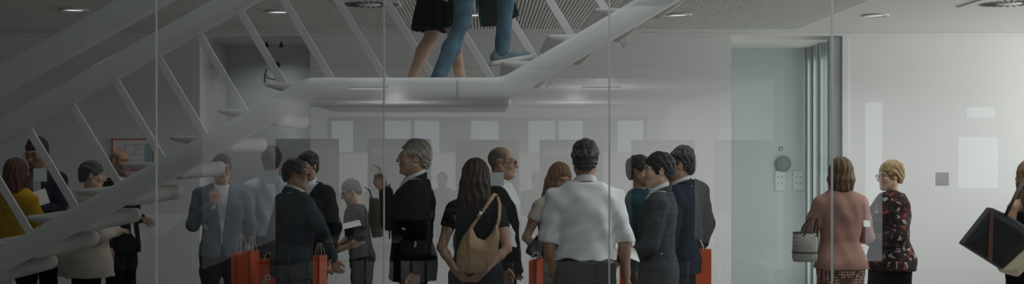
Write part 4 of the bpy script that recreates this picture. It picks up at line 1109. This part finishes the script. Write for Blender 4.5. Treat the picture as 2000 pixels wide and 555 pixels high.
# ------------------------------------------------------------------ the two walkers on the landing (only their legs come into the photo)
def sneaker(pose, i, root, sc, m):
    h, k, a = pose.legpts(i); fl = pose.foot[i]            # toe lift
    d = np.array((0, -math.cos(fl), math.sin(fl))); n = np.array((0, math.sin(fl), math.cos(fl)))
    b = a + np.array((0, .0, -.085)) + n * .0
    s = Solid(.006)
    s.cone(b - d * .035 + n * .045, b + d * .10 + n * .042, .038, .036, k=.02); s.cone(b + d * .10 + n * .040, b + d * .185 + n * .032, .038, .030, k=.02)
    s.cone(b - d * .03 + n * .06, a + n * .012, .040, .042, k=.02)
    o = sub('sneaker', s.mesh('sneaker', sc), M['sneaker'], root)
    s2 = Solid(.006)
    for t0, t1, r0, r1 in ((-.045, .08, .034, .036), (.08, .205, .040, .030)):
        s2.cone(b + d * t0 + n * .012, b + d * t1 + n * .012, r0 + .011, r1 + .011, k=.02)
    def c1(x, y, z):
        v = (x - b[0]) * n[0] + (y - b[1]) * n[1] + (z - b[2]) * n[2]
        return np.abs(v - .016) - .016
    s2.cut(c1)
    sub('sole', s2.mesh('sole', sc), M['whiterubber'], o)
    g = MB()
    for q in range(5):
        c = b + d * (.045 + .024 * q) + n * (.083 - .006 * q)
        g.tube([(c + np.array((-.022, 0, -.004))) * sc, (c + n * .004) * sc, (c + np.array((.022, 0, -.004))) * sc], .0045 * sc, 6)
    g.tube([(b + d * .04 + n * .088) * sc, (b + d * .05 + n * .10 + np.array((.03, 0, 0))) * sc, (b + d * .07 + n * .075 + np.array((.05, 0, 0))) * sc], .0035 * sc, 6)
    g.build('laces', M['whiterubber'], o, True)
M['sneaker'] = fabric('blue_grey_canvas', (0.21, 0.26, 0.29)); M['whiterubber'] = mat('white_rubber', (0.72, 0.71, 0.68), 0.6)
LZs = 2.03
pm = Pose('m', arms={'l': dict(), 'r': dict(e=(-.22, -.05, 1.13), w=(-.20, -.16, .90))},
          legs={'r': [(-.09, .02, .92), (-.10, .06, .49), (-.10, .23, .10)], 'l': [(.09, .0, .92), (.10, -.245, .69), (.10, -.215, .305)]})
pm.foot = (R(-10), R(10))
person(920, 8.55, None, 90, 'person in blue jeans and canvas sneakers stepping onto the upper stair flight', pm, 'tan', ('short', HM['brown'], {}),
       [('sweater', C['greysuit'], dict(inf=.03, hem=.88, seed=41)), ('trousers', C['jean'], dict(inf=-.004, flare=.012)),
        ('custom', None, dict(fn=lambda pose, root, sc, m: [sneaker(pose, i, root, sc, m) for i in range(2)]))], z0=LZs, Hh=1.76)
pw = Pose('f', arms={'l': dict(), 'r': dict()},
          legs={'r': [(-.085, .02, .90), (-.09, -.15, .50), (-.09, -.215, .085)], 'l': [(.085, .0, .90), (.09, .03, .50), (.09, .21, .10)]})
person(850, 9.05, None, 90, 'person in a short black skirt with bare legs walking along the landing', pw, 'fair', ('long', HM['brown'], dict(length=.2)),
       [('blouse', C['cream'], dict(inf=.02, hem=.95, seed=42)), ('skirt', C['black'], dict(hem=.535, flare=.05, pleat=.006)), ('shoes', C['leather'])], z0=LZs, Hh=1.66, body=dict(bare_legs=True))

# ------------------------------------------------------------------ bags and things in hand
def poly_solid(name, pts, Y, half, m, rr=.02, h=.006, parent=None, at=None, bulge=0.0):
    """rounded solid whose outline passes through photo points at depth Y"""
    P = [W3(a, b, Y) for a, b in pts]; c = at or Vector((sum(p.x for p in P) / len(P), Y, min(p.z for p in P)))
    Q = np.array([(p.x - c.x, p.z - c.z) for p in P])
    yo = Y - c.y
    def fn(x, y, z):
        sh = np.broadcast_shapes(x.shape, z.shape); X = np.broadcast_to(x, sh).astype(np.float64); Z = np.broadcast_to(z, sh).astype(np.float64)
        d = np.full(sh, 1e9); sg = np.ones(sh)
        n = len(Q)
        for i in range(n):
            a, b = Q[i], Q[i - 1]; e = b - a; wx_, wz_ = X - a[0], Z - a[1]
            t = np.clip((wx_ * e[0] + wz_ * e[1]) / (e @ e + 1e-12), 0, 1)
            d = np.minimum(d, (wx_ - e[0] * t) ** 2 + (wz_ - e[1] * t) ** 2)
            c1 = Z >= a[1]; c2 = Z < b[1]; c3 = e[0] * wz_ > e[1] * wx_
            fl = (c1 & c2 & c3) | (~c1 & ~c2 & ~c3); sg = np.where(fl, -sg, sg)
        d2 = np.sqrt(d) * sg
        th = half + bulge * np.clip(-d2 / .06, 0, 1) - rr
        u = np.maximum(d2 + rr, 0); v = np.maximum(np.abs(y - yo) - th, 0)
        return np.sqrt(u * u + v * v) - rr + np.minimum(np.maximum(d2 + rr, np.abs(y - yo) - th), 0)
    s = Solid(h); s.func(fn, (Q[:, 0].min(), yo - half - bulge, Q[:, 1].min()), (Q[:, 0].max(), yo + half + bulge, Q[:, 1].max()), k=.001)
    me = s.mesh(name); me.materials.append(m)
    o = bpy.data.objects.new(name, me); COL.objects.link(o)
    if parent is not None: o.parent = parent
    else: o.location = c
    return o, c
def paper_bag(px, py, Y, w, d, hgt, rz, label, handle=.11, letters=False, fold=0.0):
    """orange paper carrier: px, py is the top middle"""
    p = W3(px, py, Y); root = empty('orange_carrier_bag', (p.x, Y, p.z - hgt), label, 'shopping bag', 'orange carrier bags', R(rz))
    V = []; t = fold
    for z, k in ((0, 0), (hgt * .5, .04), (hgt, t)):
        V += [(-w / 2, -d / 2 * (1 - k), z), (0, -d / 2 * (1 - k), z), (w / 2, -d / 2 * (1 - k), z), (w / 2 - .03 * (z > 0), 0, z), (w / 2, d / 2 * (1 - k), z), (0, d / 2 * (1 - k), z), (-w / 2, d / 2 * (1 - k), z), (-w / 2 + .03 * (z > 0), 0, z)]
    Fc = [tuple(range(7, -1, -1))]
    for r_ in range(2):
        for k in range(8):
            k2 = (k + 1) % 8; Fc.append((r_ * 8 + k, r_ * 8 + k2, r_ * 8 + 8 + k2, r_ * 8 + 8 + k))
    o = link('bag_body', mesh_from('bag_body', V, Fc), M['orange'], root)
    md = o.modifiers.new('thickness', 'SOLIDIFY'); md.thickness = .002
    for s_ in (-1, 1):
        y = s_ * d / 2 * (1 - t)
        MB().tube([(-w * .22, y * 1.02, hgt - .03), (-w * .2, y * .9, hgt + .02), (-w * .08, y * .3, hgt + handle * .9), (w * .08, y * .3, hgt + handle * .9), (w * .2, y * .9, hgt + .02), (w * .22, y * 1.02, hgt - .03)], .0035, 8).build('handle', M['rope'], root, True)
    if letters:
        for ch, x, z, rot, sz in (('g', -.045, hgt - .17, .45, .15), ('a', .035, hgt - .25, .0, .12)):
            me = text_mesh(ch, sz); me.materials.append(M['whiteink'])
            l = bpy.data.objects.new('printed_letter', me); COL.objects.link(l); l.parent = root
            l.location = (x, -d / 2 - .003, z); l.rotation_euler = (R(90), rot, 0)
        MB().tube([(-.07, -d / 2 - .002, .05), (.0, -d / 2 - .002, .16), (.06, -d / 2 - .002, .11)], .004, 6).build('printed_line', M['whiteink'], root, True)
    return root
paper_bag(471, 492, 9.9, .15, .07, .36, 52, 'left of the two orange carrier bags hanging by the blazer man\'s hand', handle=.15)
paper_bag(493, 489, 9.78, .11, .05, .36, 60, 'right of the two orange carrier bags hanging by the blazer man\'s hand', handle=.12)
paper_bag(524, 505, 9.7, .13, .10, .36, 4, 'orange carrier bag printed with white letters below the pale shirt', letters=True, fold=.85, handle=.05)
paper_bag(625, 499, 8.95, .13, .055, .36, 72, 'orange carrier bag hanging from the grey-suited man\'s hand', handle=.10)
paper_bag(1363, 487, 9.3, .20, .11, .26, -12, 'wide orange carrier bag low beside the dark navy suit', handle=.08)
paper_bag(1220, 484, 8.35, .2, .05, .36, 78, 'orange carrier bag seen edge-on beside the white-shirted man\'s right arm', handle=.06)
paper_bag(1047, 508, 8.9, .2, .06, .36, 74, 'sliver of an orange carrier bag left of the patterned beige skirt', handle=.06)

# slouchy tan shoulder bag
tanm = mat('tan_leather', (0.50, 0.33, 0.185), 0.55, var=.08, vscale=5, bump=.25, bscale=60)
TY = 7.86
o, c = poly_solid('shoulder_bag', [(904, 462), (921, 442), (931, 464), (946, 470), (960, 456), (970, 436), (976, 458), (972, 494), (962, 515), (945, 530), (920, 534), (900, 529), (890, 516), (892, 492)], TY, .045, tanm, rr=.03, bulge=.03)
o.name = 'bag_body'; rt = empty('shoulder_bag', c, 'slouchy tan leather shoulder bag on the long-haired woman\'s back', 'handbag')
o.parent = rt; o.location = (0, 0, 0)
def rel(px, py, Y): return W3(px, py, Y) - c
MB().tube([rel(908, 468, TY), rel(922, 443, TY - .02), rel(941, 416, TY - .0), rel(957, 391, TY + .06), rel(966, 379, TY + .20), rel(970, 383, TY + .34)], [.016, .024, .017, .015, .014, .012], 12, flat=.4).build('strap', tanm, rt, True)
MB().tube([rel(970, 448, TY), rel(975, 425, TY + .04), rel(976, 400, TY + .14), rel(972, 385, TY + .32)], .011, 10, flat=.5).build('strap', tanm, rt, True)
MB().tube([rel(952, 476, TY - .055), rel(955, 500, TY - .066), rel(952, 526, TY - .055)], .004, 8).build('zip', M['alu'], rt, True)
MB().tube([rel(934, 424, TY - .02), rel(940, 414, TY - .02)], .02, 10, flat=.5).build('buckle', M['alu'], rt, True)

# big black tote of the woman at the right edge
TY = 8.55
blk = mat('black_tote_leather', (0.008, 0.0075, 0.0075), 0.6, var=.1, bump=.15, bscale=80); cream = mat('natural_canvas', (0.62, 0.53, 0.37), 0.8, var=.05)
o, c = poly_solid('tote_bag', [(1932, 405), (1876, 476), (1952, 524), (1990, 490), (2020, 462), (1990, 436), (1966, 420)], TY, .05, blk, rr=.012, bulge=.02)
o.name = 'bag_body'; rt = empty('tote_bag', c, 'big black tote with tan base swinging from the woman at right edge', 'tote bag')
o.parent = rt; o.location = (0, 0, 0)
o2, _ = poly_solid('bag_base', [(1952, 525), (1958, 533), (1983, 540), (2018, 505), (2022, 464), (1991, 490)], TY, .055, cream, rr=.012, parent=rt, at=c, bulge=.016)
brn = mat('brown_leather_stripe', (0.14, 0.055, 0.035), 0.5)
MB().prism([(rel(a, b, TY - .075).x, rel(a, b, TY - .075).z) for a, b in ((1934, 409), (1941, 413), (1938, 511), (1929, 506))], -.076, -.069).build('stripe', brn, rt, bevel=.002)
for dy in (-.05, .04):
    MB().tube([rel(1962, 424, TY + dy), rel(1974, 402, TY + dy), rel(1986, 376, TY + dy + .02), rel(2000, 352, TY + .2), rel(2010, 352, TY + .3)], .012, 8).build('handle', blk, rt, True)

# woven basket on the pink-jacketed woman's arm
BY = 8.95; p = W3(1572, 512, BY); rt = empty('woven_basket', p, 'pale woven basket bag hanging left of the pink jacket', 'basket bag')
wv = pattern('woven_straw', (0.40, 0.40, 0.34), [(0.20, 0.20, 0.17)], 70, 'weave')
hb = 58 * BY / F
MB().lathe([(.02, 0), (.084, .004), (.092, .03), (.090, hb * .5), (.086, hb), (.079, hb), (.083, hb * .5), (.083, .03), (.02, .012)], 36, sy=.7).build('basket_body', wv, rt, True)
MB().lathe([(.0935, hb * .30), (.096, hb * .33), (.0925, hb * .36)], 36, sy=.7).build('band', C['belt'], rt, True)
MB().lathe([(.085, hb - .006), (.0895, hb + .002), (.080, hb + .004)], 36, sy=.7).build('rim', C['belt'], rt, True)
for s_ in (-1, 1):
    MB().tube([(-.02, s_ * .06, hb - .02), (.0, s_ * .05, hb + .04), (.05, s_ * .03, hb + .11), (.09, s_ * .02, hb + .10), (.075, s_ * .055, hb - .03)], .006, 8).build('handle', C['belt'], rt, True)

# dark handbag of the half-hidden woman
HY = 9.0
o, c = poly_solid('handbag', [(1056, 452), (1063, 462), (1064, 498), (1040, 503), (1026, 493), (1030, 482)], HY, .04, blk, rr=.015, bulge=.02)
o.name = 'bag_body'; rt = empty('handbag', c, 'small black handbag hanging at the bowed woman\'s elbow', 'handbag'); o.parent = rt; o.location = (0, 0, 0)
greyp = mat('grey_leather_panel', (0.10, 0.11, 0.105), 0.35)
poly_solid('front_panel', [(1046, 470), (1058, 470), (1058, 497), (1040, 498), (1036, 488)], HY - .066, .006, greyp, rr=.003, h=.004, parent=rt, at=c)
MB().tube([rel(1054, 456, HY), rel(1052, 440, HY + .03), rel(1058, 428, HY + .1)], .008, 8).build('handle', blk, rt, True)

# dark portfolio carried by the walker in jeans
KY = 8.9
o, c = poly_solid('portfolio_bag', [(925, -60), (941, 52), (975, 51), (1012, 31), (985, -60)], KY, .03, mat('charcoal_portfolio', (0.025, 0.028, 0.032), .6), rr=.006)
o.name = 'bag_body'; rt = empty('portfolio_bag', c, 'dark flat portfolio bag with teal edges beside the walker in jeans', 'bag'); o.parent = rt; o.location = (0, 0, 0)
te = mat('teal_edging', (0.02, 0.13, 0.13), .6)
MB().tube([rel(924, -58, KY - .03), rel(940, 52, KY - .03)], .008, 8).tube([rel(987, -58, KY - .03), rel(1013, 31, KY - .03)], .008, 8).build('edging', te, rt, True)
MB().tube([rel(940, -58, KY), rel(948, -85, KY), rel(965, -85, KY), rel(972, -58, KY)], .008, 8).build('handle', te, rt, True)

# spectacles in the raised hand
p = W3(737, 332, 8.14); rt = empty('folded_spectacles', p, 'pale folded spectacles on a cord in the raised hand', 'spectacles')
pl = mat('pale_lens', (0.9, 0.88, 0.88), .25)
mx = Matrix.Rotation(R(28), 4, 'Y')
MB().box(-.046, .016, -.003, .003, -.026, .022, mx).build('lens', pl, rt, bevel=.0025)
MB().box(-.036, .016, -.005, .005, .016, .021, mx).box(.010, .016, -.005, .005, -.02, .021, mx).build('rim', C['goldframe'], rt)
MB().tube([(.02, 0, 0), (.034, -.01, -.05), (.036, -.012, -.10), (.045, -.01, -.16), (.05, 0, -.19)], .0022, 6).build('cord', M['dark'], rt, True)
# papers
def sheet(px, py, Y, w, d, rx, ry, rz, label, name='paper_sheet', m=None):
    o = MB().box(-w / 2, w / 2, -d / 2, d / 2, -.001, .001).build(name, m or M['white']); o.location = W3(px, py, Y); o.rotation_euler = (R(rx), R(ry), R(rz)); tag(o, label, 'paper', 'sheets of paper in hand'); return o
sheet(681, 440, 10.2, .20, .14, 16, -12, 10, 'white sheet held by the dark-clothed person reading')
sheet(1224, 490, 8.0, .16, .20, 24, 22, 12, 'white sheet held out by the man in the charcoal check suit')
sheet(1693, 437, 9.0, .05, .05, 70, 5, 0, 'small white card between the pink jacket and the floral blouse')
sheet(80, 386, 10.2, .11, .15, 55, -18, 20, 'pale leaflet in the hands of the man in glasses at left')
o = MB().box(-.03, .03, -.004, .004, -.045, .045).build('name_badge', M['white']); o.location = W3(72, 366, 10.33); tag(o, 'white name badge hanging on the chest of the man in glasses at left', 'badge')
# brown tote at the back of the reading person
o, c = poly_solid('brown_tote', [(722, 385), (742, 388), (752, 432), (748, 462), (728, 465), (720, 430)], 10.3, .04, mat('brown_canvas', (.10, .075, .055), .8, var=.1), rr=.012, bulge=.01)
o.name = 'bag_body'; rt = empty('brown_tote', c, 'limp brown cloth bag behind the raised hand of the black suit', 'bag'); o.parent = rt; o.location = (0, 0, 0)
MB().tube([rel(726, 388, 10.3), rel(722, 372, 10.36), rel(712, 366, 10.45)], .007, 8).build('handle', C['belt'], rt, True)

# ------------------------------------------------------------------ two people seated in the gallery, mirrored dimly between the posters
for px, Yr, yaw, lab, gi in ((1046, -8.0, 160, 'seated person in grey mirrored between the third and fourth posters', 51), (866, -8.2, 200, 'seated person in grey mirrored between the second and third posters', 52)):
    ps = Pose('m', lean=(0, -.05), head=(0, 10, 0), arms={'l': dict(e=(.24, -.10, 1.14), w=(.12, -.30, 1.12)), 'r': dict(e=(-.24, -.10, 1.14), w=(-.12, -.30, 1.12))},
              legs={'r': [(-.09, .0, .91), (-.11, -.42, .92), (-.11, -.40, .50)], 'l': [(.09, .0, .91), (.11, -.42, .92), (.11, -.40, .50)]})
    X = wx(px, 12 - Yr); X = (px - VX) * (12 - Yr) / F
    r_, s_ = person(VX, Yr, None, yaw, lab, ps, 'tan', ('short', HM['darkgrey'], dict(inf=.016)),
        [('shirt', C['grey'], dict(inf=.024, hem=.84, seed=gi)), ('trousers', C['darksuit']), ('shoes', C['leather'])], z0=-.405, Hh=1.72)
    r_.location.x = X
    dx, dy = math.sin(R(yaw)), -math.cos(R(yaw))
    chair(X - dx * .02, Yr - dy * .02, R(yaw), 'black chair under the ' + lab.split(' mirrored')[0] + ' between the ' + lab.split('between the ')[1])
